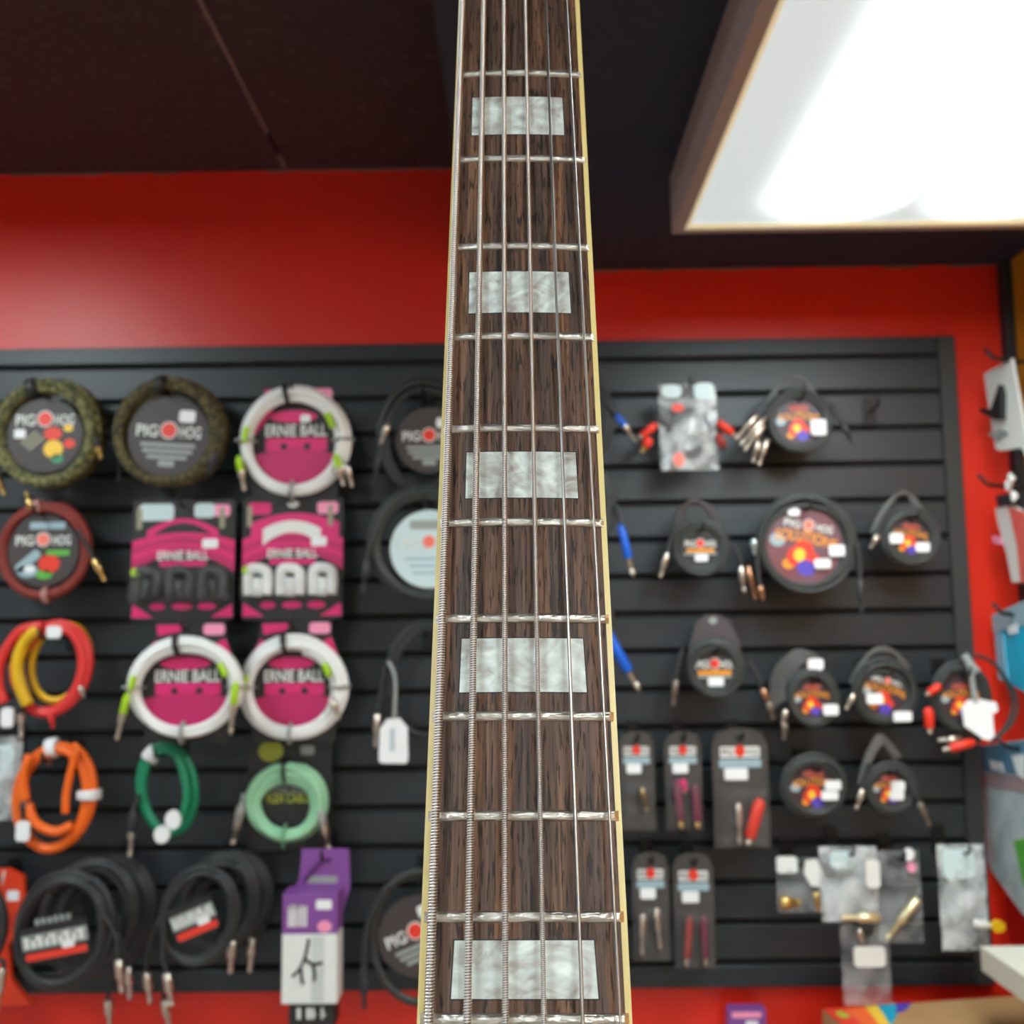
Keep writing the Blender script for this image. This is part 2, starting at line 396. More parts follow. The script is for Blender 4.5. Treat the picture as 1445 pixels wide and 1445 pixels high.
# pearl block inlays, let into the board
for s0, s1, xa, xb, xc, xd in ((.36371, .37662, -.0170, .0170, -.0176, .0177), (.28768, .30248, -.0166, .0165, -.0170, .0171), (.23100, .24578, -.0162, .0159, -.0163, .0163),
                       (.16697, .18245, -.0163, .0153, -.0164, .0157), (.09389, .11063, -.0163, .0148, -.0164, .0151),
                       (fret_s(0)+.010, fret_s(1)-.010, -.0155, .0145, -.0158, .0148), (.437, .448, -.0178, .0178, -.018, .018), (.481, .491, -.0182, .0182, -.0185, .0185)):
    mb = MB(); nx = 8; top = []
    for s, a, c in ((s0, xa, xb), (s1, xc, xd)):
        for k in range(nx+1):
            x = a+(c-a)*k/nx; top.append((x, ly(s), -CROWN+arc(x)+.00006))
    n = nx+1; vs = top+[(x, y_, z-.002) for x, y_, z in top]
    fs = [(k, n+k, n+k+1, k+1) for k in range(nx)]+[(k, k+1, 2*n+k+1, 2*n+k) for k in range(nx)]+[(n+k, 3*n+k, 3*n+k+1, n+k+1) for k in range(nx)]
    fs += [(0, 2*n, 3*n, n), (nx, n+nx, 3*n+nx, 2*n+nx)]
    inl = MB().add(vs, fs).build('inlay', M_pearl, gtr)
    g = MB(); e = .0003                                        # dark glue line round the block
    for (sa, sb, f0, f1) in ((s0-e, s0, 0, 0), (s1, s1+e, 1, 1)):
        L0, R0 = (xa, xb) if f0 == 0 else (xc, xd)
        for k in range(nx):
            x, x2 = L0-e+(R0-L0+2*e)*k/nx, L0-e+(R0-L0+2*e)*(k+1)/nx
            g.add([(x, ly(sa), -CROWN+arc(x)+.00003), (x, ly(sb), -CROWN+arc(x)+.00003), (x2, ly(sb), -CROWN+arc(x2)+.00003), (x2, ly(sa), -CROWN+arc(x2)+.00003)], [(0, 1, 2, 3)])
    for p0, p1, sg in ((xa, xc, -1), (xb, xd, 1)):
        g.add([(p0, ly(s0), -CROWN+arc(p0)+.00003), (p0+sg*e, ly(s0), -CROWN+arc(p0)+.00003), (p1+sg*e, ly(s1), -CROWN+arc(p1)+.00003), (p1, ly(s1), -CROWN+arc(p1)+.00003)], [(0, 1, 2, 3)])
    g.build('glue_line', mat('dark_glue', (26, 22, 20), .6), inl)
# strings: wound ones carry real wrap ridges
STR = ((-.01947, -.01746, .00236, .00072), (-.01042, -.00972, .00202, .00064), (-.00154, -.00249, .00166, .00054), (.00749, .00522, .00132, .00044), (.01654, .01252, .00096, 0), (.02543, .02005, .00074, 0))
for x12, xt, dia, wp in STR:
    r = dia/2; s0, s1 = -.002, S_END
    def cen(s):
        x = xt+(x12-xt)*(s-.049)/.332-.0030
        return x, ly(s), arc(x)+.0005+.0017*s/S12+r
    if wp:
        per = 6; n = int((s1-s0)/wp*per); seg = 10; vs = []
        for i in range(n+1):
            s = s0+(s1-s0)*i/n; cx, cy, cz = cen(s)
            for k in range(seg):
                q = 2*math.pi*k/seg; rr = r*(1-.24*(1-abs(math.sin(math.pi*i/per-q/2))))
                vs.append((cx+rr*math.cos(q), cy, cz+rr*math.sin(q)))
        fs = [(i*seg+k, i*seg+(k+1) % seg, (i+1)*seg+(k+1) % seg, (i+1)*seg+k) for i in range(n) for k in range(seg)]
        st_ = MB().add(vs, fs).build('string', M_string, gtr, True); st_.data.materials.append(M_groove)
        st_.data.polygons.foreach_set('material_index', [1 if abs(math.sin(math.pi*(i+.5)/per-math.pi*(k+.5)/seg)) < .45 else 0 for i in range(n) for k in range(seg)])
    else:
        MB().tube([cen(s0+(s1-s0)*i/20) for i in range(21)], r, 10).build('string', M_plain, gtr, True)
# nut, headstock and tuners lie just beyond the top of the view
MB().box((-hw(0), ly(0), -.007), (hw(0), ly(0)+.004, .0012)).build('nut', mat('bone_nut', (232, 226, 205), .4), gtr)
y0 = ly(0)+.004
out = [(-.0215, 0), (.0215, 0), (.024, .02), (.034, .045), (.040, .09), (.040, .15), (.034, .19), (.012, .205), (-.010, .198), (-.024, .18), (-.026, .06), (-.0235, .03)]
n = len(out); vs = [(a, y0+c, -.0085) for a, c in out]+[(a, y0+c, -.0225) for a, c in out]
MB().add(vs, [tuple(range(n)), tuple(range(2*n-1, n-1, -1))]+[(i, n+i, n+(i+1) % n, (i+1) % n) for i in range(n)]).build('headstock', M_ebony, gtr)
for i in range(6):
    x, yy = -.016, y0+.035+.026*i
    MB().tube([(x, yy, -.009), (x, yy, .008)], .003, 10).tube([(x-.006, yy, -.026), (x-.022, yy, -.026)], .0022, 8).tube([(x-.022, yy, -.026), (x-.034, yy, -.026)], [.004, .007], 8).build('tuner', M_plain, gtr)
# ------------------------------------------------------------------ merchandise: helpers
HY = 2.07                                                     # usual distance of what hangs on the hooks
M_blk = mat('black_cable_rubber', (38, 41, 43), .5, rgb2=(46, 49, 51), scale=60)
M_blk2 = mat('dark_charcoal_cable', (46, 50, 50), .5, rgb2=(54, 58, 57), scale=60)
M_white = mat('white_cable_jacket', (232, 234, 232), .45)
M_mint = mat('mint_green_cable', (150, 205, 165), .4)
M_orange = mat('orange_cable', (238, 104, 20), .42)
M_green = mat('emerald_cable', (6, 128, 90), .42)
M_redc = mat('red_cable', (216, 48, 46), .42)
M_yel = mat('yellow_cable', (218, 172, 10), .42)
M_maroon = mat('braided_red_cable', (140, 44, 32), .65, rgb2=(105, 36, 28), scale=260)
M_camo1 = mat('green_camo_braid', (52, 60, 34), .8, rgb2=(128, 122, 76), scale=110, lo=.42, hi=.6)
M_camo2 = mat('brown_camo_braid', (46, 42, 26), .8, rgb2=(104, 92, 54), scale=110, lo=.42, hi=.62)
M_silver = mat('silver_plug_metal', (205, 196, 184), .32, 1)
M_gold = mat('gold_plug_metal', (222, 190, 120), .32, 1)
M_boot = mat('dark_plug_sleeve', (44, 47, 52), .45)
M_rboot = mat('red_plug_sleeve', (226, 52, 32), .4)
M_bboot = mat('blue_plug_sleeve', (18, 96, 210), .4)
M_neon = mat('neon_green_sleeve', (168, 214, 30), .4)
M_tie = mat('black_tie_wrap', (24, 26, 27), .5)
M_sticker = mat('white_price_sticker', (232, 234, 236), .5)
M_paper = mat('white_print', (224, 226, 222), .5)
M_gprint = mat('grey_print', (150, 156, 154), .5)
M_dk = mat('dark_label_card', (62, 54, 54), .5)
M_vdk = mat('black_label_card', (34, 33, 33), .45)
M_pink = mat('magenta_card_print', (216, 38, 112), .4)
M_lpink = mat('pale_pink_print', (240, 150, 184), .4)
M_redp = mat('red_logo_print', (226, 58, 40), .45)
M_pinkp = mat('salmon_logo_print', (236, 120, 104), .45)
M_orp = mat('orange_print', (234, 150, 36), .45)
M_yelp = mat('yellow_print', (240, 196, 60), .45)
M_grnp = mat('green_print', (92, 176, 66), .45)
M_tealp = mat('teal_print', (60, 150, 110), .45)
M_purp = mat('violet_print', (84, 68, 178), .45)
M_mauve = mat('dark_violet_label_card', (56, 46, 60), .45, rgb2=(66, 42, 48), scale=14)
M_mauve2 = mat('mauve_label_card', (104, 84, 96), .45, rgb2=(120, 60, 66), scale=14)
M_pale = mat('pale_blue_label_card', (196, 216, 218), .4)
M_bpale = mat('pale_blue_print', (150, 176, 186), .4)
M_beige = mat('beige_print', (150, 146, 122), .5)
M_limep = mat('lime_print', (172, 182, 60), .5)
M_hook = mat('black_hook_metal', (22, 23, 25), .4, .3)
M_film = plastic('clear_film', .16, (205, 210, 215), .14, .35, 22)
M_film2 = plastic('milky_film', .42, (222, 228, 230), .16, .5, 20)
M_blist = plastic('blister_shell', .10, (150, 150, 150), .2, .3, 30)

class Item:
    def __init__(self, name, label, cat, cx, cy, Y=HY, group=None):
        self.cx, self.cy, self.Y = cx, cy, Y
        p = at(cx, cy, Y); self.p = p; self.s = px_scale(p)
        self.o = empty(name, p, label, cat, group)
    def L(self, x, y, d=0): return Vector(((x-self.cx)*self.s, d, -(y-self.cy)*self.s))
    def tube(self, name, pts, w, m, seg=8, parent=None, d=0):
        P = [self.L(*q) if len(q) == 3 else self.L(q[0], q[1], d) for q in pts]
        return MB().tube(smooth_path(P), w*self.s, seg).build(name, m, parent or self.o, True)
    def quad(self, name, x0, y0, x1, y1, m, d, t=.0012, r=1.5, parent=None):
        a, c = self.L(x0, y1), self.L(x1, y0)
        return MB().prism(rrect(a.x, a.z, c.x, c.z, min(r*self.s, abs(c.x-a.x)*.45, abs(c.z-a.z)*.45)), d, d+t).build(name, m, parent or self.o)
    def poly(self, name, pts, m, d, t=.0004, parent=None):
        P = [self.L(x, y) for x, y in pts]
        a = sum(P[i].x*P[(i+1) % len(P)].z-P[(i+1) % len(P)].x*P[i].z for i in range(len(P)))
        if a < 0: P.reverse()
        return MB().prism([(q.x, q.z) for q in P], d, d+t).build(name, m, parent or self.o)
    def oval(self, name, x, y, rx, ry, m, d, t=.0004, parent=None, tilt=0):
        c = self.L(x, y); s = self.s; q = math.radians(tilt); pts = []
        for a, b in ellipse(rx*s, ry*s, 24): pts.append((c.x+a*math.cos(q)-b*math.sin(q), c.z+a*math.sin(q)+b*math.cos(q)))
        return MB().prism(pts, d, d+t).build(name, m, parent or self.o)
def smooth_path(P, sub=6):
    if len(P) < 3: return P
    R = []
    for i in range(len(P)-1):
        p0, p1, p2, p3 = P[max(i-1, 0)], P[i], P[i+1], P[min(i+2, len(P)-1)]
        for k in range(sub):
            t = k/sub
            R.append(.5*((2*p1)+(p2-p0)*t+(2*p0-5*p1+4*p2-p3)*t*t+(3*p1-p0-3*p2+p3)*t**3))
    return R+[P[-1]]
def coil(it, cx, cy, rx, ry, b, r, m, turns, seed=1, tilt=0, d=0, name='cable', flat=.8, seg=7):
    """one continuous cable wound several times round inside a bundle of radius b (pixels)"""
    rnd = random.Random(seed); s = it.s
    offs = []
    for j in range(turns+1):
        q, rr = j*2.39996+rnd.random(), math.sqrt((j+.5)/(turns+1))*max(b-r, 0)
        offs.append((rr*math.cos(q), rr*math.sin(q)*flat))
    n = 34; P = []; c = it.L(cx, cy); tq = math.radians(tilt)
    ph = [rnd.uniform(0, 6.28) for _ in range(4)]
    for i in range(turns*n+1):
        th = 2*math.pi*i/n+1.3; j = i/n; k = min(int(j), turns-1); t = j-k; t = t*t*(3-2*t)
        u = offs[k][0]*(1-t)+offs[k+1][0]*t; v = offs[k][1]*(1-t)+offs[k+1][1]*t
        u += b*.10*math.sin(2*th*.5+ph[0]+k)+b*.06*math.sin(3*th*.5+ph[1])
        X, Z = (rx+u)*math.cos(th), (ry+u)*math.sin(th)
        P.append(Vector((c.x+(X*math.cos(tq)-Z*math.sin(tq))*s, d+v*s, c.z+(X*math.sin(tq)+Z*math.cos(tq))*s)))
    return MB().tube(P, r*s, seg).build(name, m, it.o, True)
def wrap(it, cx, cy, rx, ry, b, ang, half, m, name='tie', tilt=0, d=0):
    """band round the bundle at the angle ang (degrees, counter-clockwise from +x)"""
    s = it.s; c = it.L(cx, cy); tq = math.radians(tilt); P = []
    for k in range(5):
        th = math.radians(ang-half+2*half*k/4); X, Z = rx*math.cos(th), ry*math.sin(th)
        P.append(Vector((c.x+(X*math.cos(tq)-Z*math.sin(tq))*s, d, c.z+(X*math.sin(tq)+Z*math.cos(tq))*s)))
    return MB().tube(P, (b*1.08+.6)*s, 12).build(name, m, it.o, True)
def plug(it, a, b, m=None, boot=None, w=4.6, tail=None, d=-.012, bootfrac=.0, cable=None, cw=3.2):
    """jack plug: barrel from pixel a, tip at pixel b; sleeve and cable tail optional"""
    m = m or M_silver; A, B = it.L(a[0], a[1], d), it.L(b[0], b[1], d); s = it.s
    D = B-A; w = w*s
    st = [(0, .6), (.03, 1), (.52, 1), (.55, .8), (.57, .62), (.80, .62), (.82, .5), (.85, .5), (.87, .66), (.93, .60), (1, .2)]
    o = MB().tube([A+D*t for t, _ in st], [w*q for _, q in st], 10).build('plug', m, it.o, True)
    if boot:
        fr = bootfrac or .5
        MB().tube([A-D*.16, A-D*.1, A, A+D*fr*.95, A+D*fr], [w*.55, w*.8, w*1.06, w*1.06, w*.8], 10).build('plug_sleeve', boot, o, True)
    if tail:
        T = [it.L(q[0], q[1], q[2] if len(q) > 2 else d) for q in tail]+[A-D*.1, A+D*.1]
        MB().tube(smooth_path(T), cw*s, 7).build('cable_tail', cable or M_blk, it.o, True)
    return o
def logo_row(it, card, w, h, cz, m_disc=M_redp, dy=-.0016, cx=0, disc=.62):
    """P I G (red round emblem) H O G"""
    lettering('logo_lettering', 'PIG', w*.33, h, M_paper, card, (cx-w*.335, dy, cz))
    lettering('logo_lettering', 'HOG', w*.33, h, M_paper, card, (cx+w*.335, dy, cz))
    MB().prism(ellipse(h*disc*1.18, h*disc*1.18, 24), 0, .0003).build('logo_emblem_rim', M_paper, card, loc=(cx, dy, cz+h*.1))
    MB().prism(ellipse(h*disc, h*disc, 24), 0, .0003).build('logo_emblem', m_disc, card, loc=(cx, dy-.0005, cz+h*.1))
def round_card(it, x, y, r, m=None, tilt=0, style='grey', d=-.012, ry=None, m_disc=None):
    """round label in the middle of a coil with its printing"""
    s = it.s; R = r*s; RY = (ry or r)*s
    c = MB().prism(ellipse(R, RY, 44), 0, .0012).build('label_card', m or M_dk, it.o, loc=it.L(x, y, d), rot=(0, -math.radians(tilt), 0))
    def ov(nm, px, pz, rx, rz, mm, dy=-.0006): MB().prism(ellipse(rx*R, rz*R, 20), 0, .0003).build(nm, mm, c, loc=(px*R, dy, pz*R))
    def rc(nm, px, pz, wx, wz, mm, dy=-.0006): MB().prism(rrect(-wx*R, -wz*R, wx*R, wz*R, min(wx, wz)*R*.5), 0, .0003).build(nm, mm, c, loc=(px*R, dy, pz*R))
    if style == 'rasta':
        logo_row(it, c, 1.55*R, .30*R, .42*R)
        ov('print_or_glare_patch', .22, .05, .24, .18, M_redp); ov('print_or_glare_patch', .24, -.36, .26, .24, M_yelp); ov('print_or_glare_patch', .62, .20, .13, .10, M_yelp)
        ov('print_or_glare_patch', .66, -.22, .16, .12, M_redp); ov('print_or_glare_patch', .35, -.62, .16, .12, M_tealp)
        for k in range(3): MB().prism(rrect(-.26*R, -.035*R, .26*R, .035*R, .03*R), 0, .0003).build('print_line', M_beige, c, loc=((-.42+.1*k)*R, -.0006, (-.05-.08*k)*R), rot=(0, -.7, 0))
        rc('price_sticker', -.66, .06, .15, .12, M_sticker, -.001)
    elif style == 'rasta2':
        logo_row(it, c, 1.55*R, .28*R, .30*R, M_pinkp)
        rc('print_or_glare_patch', .42, -.05, .32, .08, M_grnp); ov('print_or_glare_patch', .18, -.36, .30, .26, M_redp); ov('print_or_glare_patch', .05, -.66, .24, .13, M_grnp)
        MB().prism(rrect(-.4*R, -.13*R, .4*R, .13*R, .1*R), 0, .0003).build('print_or_glare_patch', M_bpale, c, loc=(-.42*R, -.0006, -.28*R), rot=(0, -.7, 0))
        ov('print_or_glare_patch', -.42, -.56, .30, .18, M_bpale); rc('price_sticker', -.36, -.5, .14, .1, M_sticker, -.001)
        rc('print_or_glare_patch', .1, .72, .5, .10, M_bpale)
    elif style == 'grey':
        logo_row(it, c, 1.6*R, .30*R, .12*R)
        for k, w in enumerate((.68, .62, .5)): rc('print_line', 0, -.22-.15*k, w, .05, M_gprint)
        rc('print_line', 0, -.68, .2, .08, M_gprint); rc('price_sticker', .42, .52, .2, .15, M_sticker, -.001)
    elif style == 'pale':
        logo_row(it, c, 1.4*R, .26*R, .16*R, m_disc or M_pinkp)
        rc('print_line', 0, .62, .5, .12, M_gprint)
        for k in range(3): rc('print_line', 0, -.25-.18*k, .62-.1*k, .03, M_bpale)
    elif style in ('splash', 'splash2'):
        if style == 'splash2': logo_row(it, c, 1.25*R, .20*R, .48*R, M_pinkp)
        else: ov('print_or_glare_patch', 0, .50, .42, .14, mat('brick_print', (170, 78, 66), .5))
        lettering('print_lettering', 'SOLUTIONS', 1.6*R, .30*R, M_orp, c, (0, -.0008, .20*R), arch=.35)
        ov('print_or_glare_patch', -.02, -.16, .26, .26, M_redp); ov('print_or_glare_patch', -.22, -.36, .2, .24, M_redp, -.0009); ov('print_or_glare_patch', .22, -.36, .2, .18, M_redp, -.0009)
        ov('print_or_glare_patch', -.10, -.30, .15, .17, M_yelp, -.0012); ov('print_or_glare_patch', -.34, -.58, .15, .13, M_orp); ov('print_or_glare_patch', .12, -.6, .24, .2, M_purp, -.0012)
        ov('print_or_glare_patch', -.72, -.02, .2, .17, M_bpale)
    elif style == 'line':
        logo_row(it, c, 1.6*R, .34*R, .16*R, M_redp)
        rc('print_line', 0, -.18, .72, .09, M_orp); rc('print_line', 0, -.36, .86, .05, M_gprint); rc('price_sticker', .04, -.56, .34, .19, M_sticker, -.001)
    return c, R
def price(it, x, y, w, h, d=-.02, m=None, parent=None): return it.quad('price_sticker', x-w/2, y-h/2, x+w/2, y+h/2, m or M_sticker, d, .0004, 3, parent)
def strokes(it, parent, x0, y0, x1, y1, n, m, d, seed=0, slope=0):
    """a line of lettering too small to read: a row of upright letter strokes"""
    rnd = random.Random(seed); mb = MB(); w = (x1-x0)/n
    for i in range(n):
        if rnd.random() < .12: continue
        xa = x0+w*i; xb = xa+w*rnd.uniform(.5, .8); sh = slope*(xa-x0)
        ya, yb = y0-sh+rnd.uniform(0, .1)*(y1-y0), y1-sh
        a, c = it.L(xa, yb), it.L(xb, ya)
        mb.prism([(a.x, a.z), (c.x, a.z), (c.x, c.z), (a.x, c.z)], d, d+.0003)
        if rnd.random() < .5:
            q = it.L(xa, rnd.choice((ya, (ya+yb)/2))+ (y1-y0)*.2); e = it.L(xa+w, 0)
            mb.prism([(q.x, q.z), (e.x, q.z), (e.x, q.z+(y1-y0)*.16*it.s), (q.x, q.z+(y1-y0)*.16*it.s)], d, d+.0003)
    return mb.build('lettering', m, parent)
def hook(x, y, Y, what, front=.035):
    """slatwall hook whose rod carries the goods at pixel x, y on plane Y"""
    p = at(x, y, Y); o = empty('peg_hook', (p.x, SLAT_Y, p.z), 'black metal peg hook carrying the '+what, 'hook', 'peg hooks on the slatwall')
    MB().bbox((-.014, -.004, -.03), (.014, 0, .03), .001).build('back_plate', M_hook, o)
    L = p.y-SLAT_Y-front
    MB().tube([(0, -.002, 0), (0, L*.5, 0), (0, L, 0), (0, L-.008, .004), (0, L-.012, .018)], .003, 8).build('rod', M_hook, o, True)
    return o
# ------------------------------------------------------------------ merchandise left of the neck
G_COIL = 'coiled cables on the slatwall'
def black_coil(label, cx, cy, rx, ry, b, r=4, turns=6, m=None, seed=1, tilt=0, Y=HY, what=None, hk=True, d=0, name='cable_coil'):
    it = Item(name, label, 'cable', cx, cy, Y, G_COIL)
    coil(it, cx, cy, rx, ry, b, r, m or M_blk2, turns, seed, tilt, d)
    if hk: hook(cx, cy-ry+b+3, Y, what or label.split(',')[0])
    return it
# green camo coil, spare ones behind it on the same hook
it = Item('cable_coil', 'green camouflage braided cable coil with bright round label', 'cable', 65, 612, 2.03, G_COIL)
coil(it, 65, 612, 66, 68, 14, 5.5, M_camo1, 8, 1, seg=8); round_card(it, 66, 616, 53, style='rasta', d=-.008)
plug(it, (136, 622), (146, 650), M_gold, M_boot, 5, [(118, 585), (128, 600)], d=-.004, bootfrac=.45)
wrap(it, 65, 612, 66, 68, 14, 108, 5, M_tie)
hook(65, 560, 2.03, 'green camouflage cable coils')
it = Item('cable_coil', 'green camouflage cable coil hidden behind the brightly labelled camouflage one', 'cable', 78, 616, 2.09, G_COIL)
coil(it, 78, 616, 64, 68, 13, 5.5, M_camo2, 6, 2); plug(it, (0, 668), (14, 700), M_gold, None, 5, [(12, 650), (4, 660)])
# brown camo coils
it = Item('cable_coil', 'olive brown braided cable coil with dark grey round label', 'cable', 238, 610, 2.03, G_COIL)
coil(it, 238, 610, 69, 68, 13.5, 5.5, M_camo2, 8, 3, seg=8); round_card(it, 240, 617, 57, tilt=-4, style='grey', d=-.008)
plug(it, (308, 640), (296, 672), M_boot, None, 5, [(318, 600), (314, 620)], d=-.006, cable=M_camo2); wrap(it, 238, 610, 69, 68, 13.5, 98, 5, M_tie)
hook(238, 558, 2.03, 'olive brown braided coils')
it = Item('cable_coil', 'olive brown cable coil hidden behind the grey labelled one', 'cable', 248, 614, 2.09, G_COIL)
coil(it, 248, 614, 66, 68, 13, 5.5, M_camo2, 6, 4); plug(it, (178, 632), (172, 680), M_boot, None, 4.5, [(180, 610), (179, 620)])
# red braided coil
it = Item('cable_coil', 'dark red braided cable coil with round red and green printed label', 'cable', 63, 777, 2.06, G_COIL)
coil(it, 63, 777, 60, 63, 10.5, 5, M_maroon, 5, 5, seg=8); round_card(it, 63, 778, 50, style='rasta2', d=-.006)
plug(it, (136, 790), (153, 822), M_gold, None, 5, [(112, 750), (128, 775)], d=-.01); plug(it, (46, 718), (37, 694), M_gold, None, 5, d=-.012)
wrap(it, 63, 777, 60, 63, 10.5, 100, 4, mat('clear_tie', (170, 120, 112), .4)); wrap(it, 63, 777, 60, 63, 10.5, 275, 3, mat('clear_tie', (170, 120, 112), .4))
hook(63, 728, 2.06, 'dark red braided coil')

# pink hang cards with short patch cables
def patch_pack(x0, x1, y0, y1, label, mc, cab, glare, what):
    it = Item('patch_cable_pack', label, 'cable pack', (x0+x1)/2, (y0+y1)/2, 2.06, 'patch cable packs on pink hang cards'); w = x1-x0; H = y1-y0
    card = it.quad('hang_card', x0, y0, x1, y1, M_vdk, 0, .002, 6)
    X = lambda u: x0+u*w
    Yp = lambda v: y0+v*H
    for sx in (0, 1):       # top corner prints
        it.quad('print_or_glare_patch', X(.05 if sx == 0 else .74), Yp(.04), X(.28 if sx == 0 else .95), Yp(.14), M_lpink if (sx or glare) else M_pink, -.0006, .0004, 5, card)  # left corner print paled where bag glare is painted
    def band(u0, u1, ya, yb, sag, m, d=-.0006, n=14):
        top = [(X(u0+(u1-u0)*k/n), Yp(ya+sag*(2*k/n-1)**2)) for k in range(n+1)]
        bot = [(X(u0+(u1-u0)*k/n), Yp(yb+sag*1.5*(2*k/n-1)**2)) for k in range(n+1)]
        mb = MB()
        for k in range(n):
            q = [it.L(*top[k]), it.L(*bot[k]), it.L(*bot[k+1]), it.L(*top[k+1])]
            mb.prism([(v.x, v.z) for v in q], d, d+.0004)
        return mb.build('print_band', m, card)
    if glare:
        it.quad('print_or_glare_patch', X(.06), Yp(.03), X(.40), Yp(.17), M_pale, -.0008, .0004, 6, card); it.quad('print_or_glare_patch', X(.60), Yp(.03), X(.80), Yp(.15), M_pale, -.0009, .0004, 6, card)  # whitish glare of the clear bag painted on as pale patches
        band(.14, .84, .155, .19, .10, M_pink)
    else:
        band(.08, .96, .13, .25, .08, M_pink)
        band(.2, .78, .19, .29, .07, M_paper, -.001); it.oval('hang_hole', X(.5), Yp(.055), 8, 5, M_paper, -.001, parent=card)
    for k in range(4): band(.0, 1.0, .27+.045*k, .31+.045*k, .07+.012*k, M_pink if k % 2 == 0 else mat('deep_magenta_print', (190, 34, 98), .4), -.0008-.0001*k)
    c = it.L(X(.5), Yp(.46)); lettering('brand_lettering', 'ERNIE BALL', w*.5*it.s, H*.075*it.s, M_paper, card, (c.x, -.0014, c.z))
    it.quad('print_line', X(.27), Yp(.505), X(.73), Yp(.55), M_pink, -.0012, .0004, 2, card)
    price(it, X(.76), Yp(.365), 22, 13, -.0016, parent=card)
    for k, u in enumerate((.26, .5, .74)): it.oval('print_or_glare_patch', X(u), Yp(.88), w*(.075, .1, .09)[k], H*.03, M_pink, -.0006, parent=card)
    for u, e in ((.06, 1), (.94, -1)): it.poly('print_or_glare_patch', [(X(u-.04*e), Yp(.86)), (X(u-.05*e), Yp(.97)), (X(u+.16*e), Yp(.97))], M_pink, -.0006, parent=card)
    # three flat patch cables folded in the window
    for k in range(3):
        xa = X(.08+.32*k); ww = w*.2
        it.tube('patch_cable', [(xa, Yp(.80), -.012), (xa, Yp(.62), -.012), (xa+ww*.3, Yp(.585), -.014), (xa+ww*.9, Yp(.62), -.012), (xa+ww*.9, Yp(.80), -.012)], 7.5, mc)
        it.tube('patch_cable', [(xa+ww*.45, Yp(.81), -.016), (xa+ww*.5, Yp(.66), -.016)], 7, mc)
    it.oval('lime_mark', X(.07), Yp(.60), 6, 6, M_neon, -.022, .002)
    for u in (.04, .85): it.quad('elastic_strap', X(u), Yp(.07), X(u+.05), Yp(.24), M_beige, -.0016, .0005, 1, card)
    a, c2 = it.L(x0+2, Yp(.84)), it.L(x1-2, Yp(.56))
    MB().prism(rrect(a.x, a.z, c2.x, c2.z, .006), -.026, -.0015).build('clear_window', M_blist, it.o)
    hook((x0+x1)/2, y0+9, 2.06, what, .02)
    return it
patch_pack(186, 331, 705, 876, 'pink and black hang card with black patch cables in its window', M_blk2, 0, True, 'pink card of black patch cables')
patch_pack(342, 484, 701, 874, 'pink and black hang card with white patch cables in its window', M_white, 0, False, 'pink card of white patch cables')

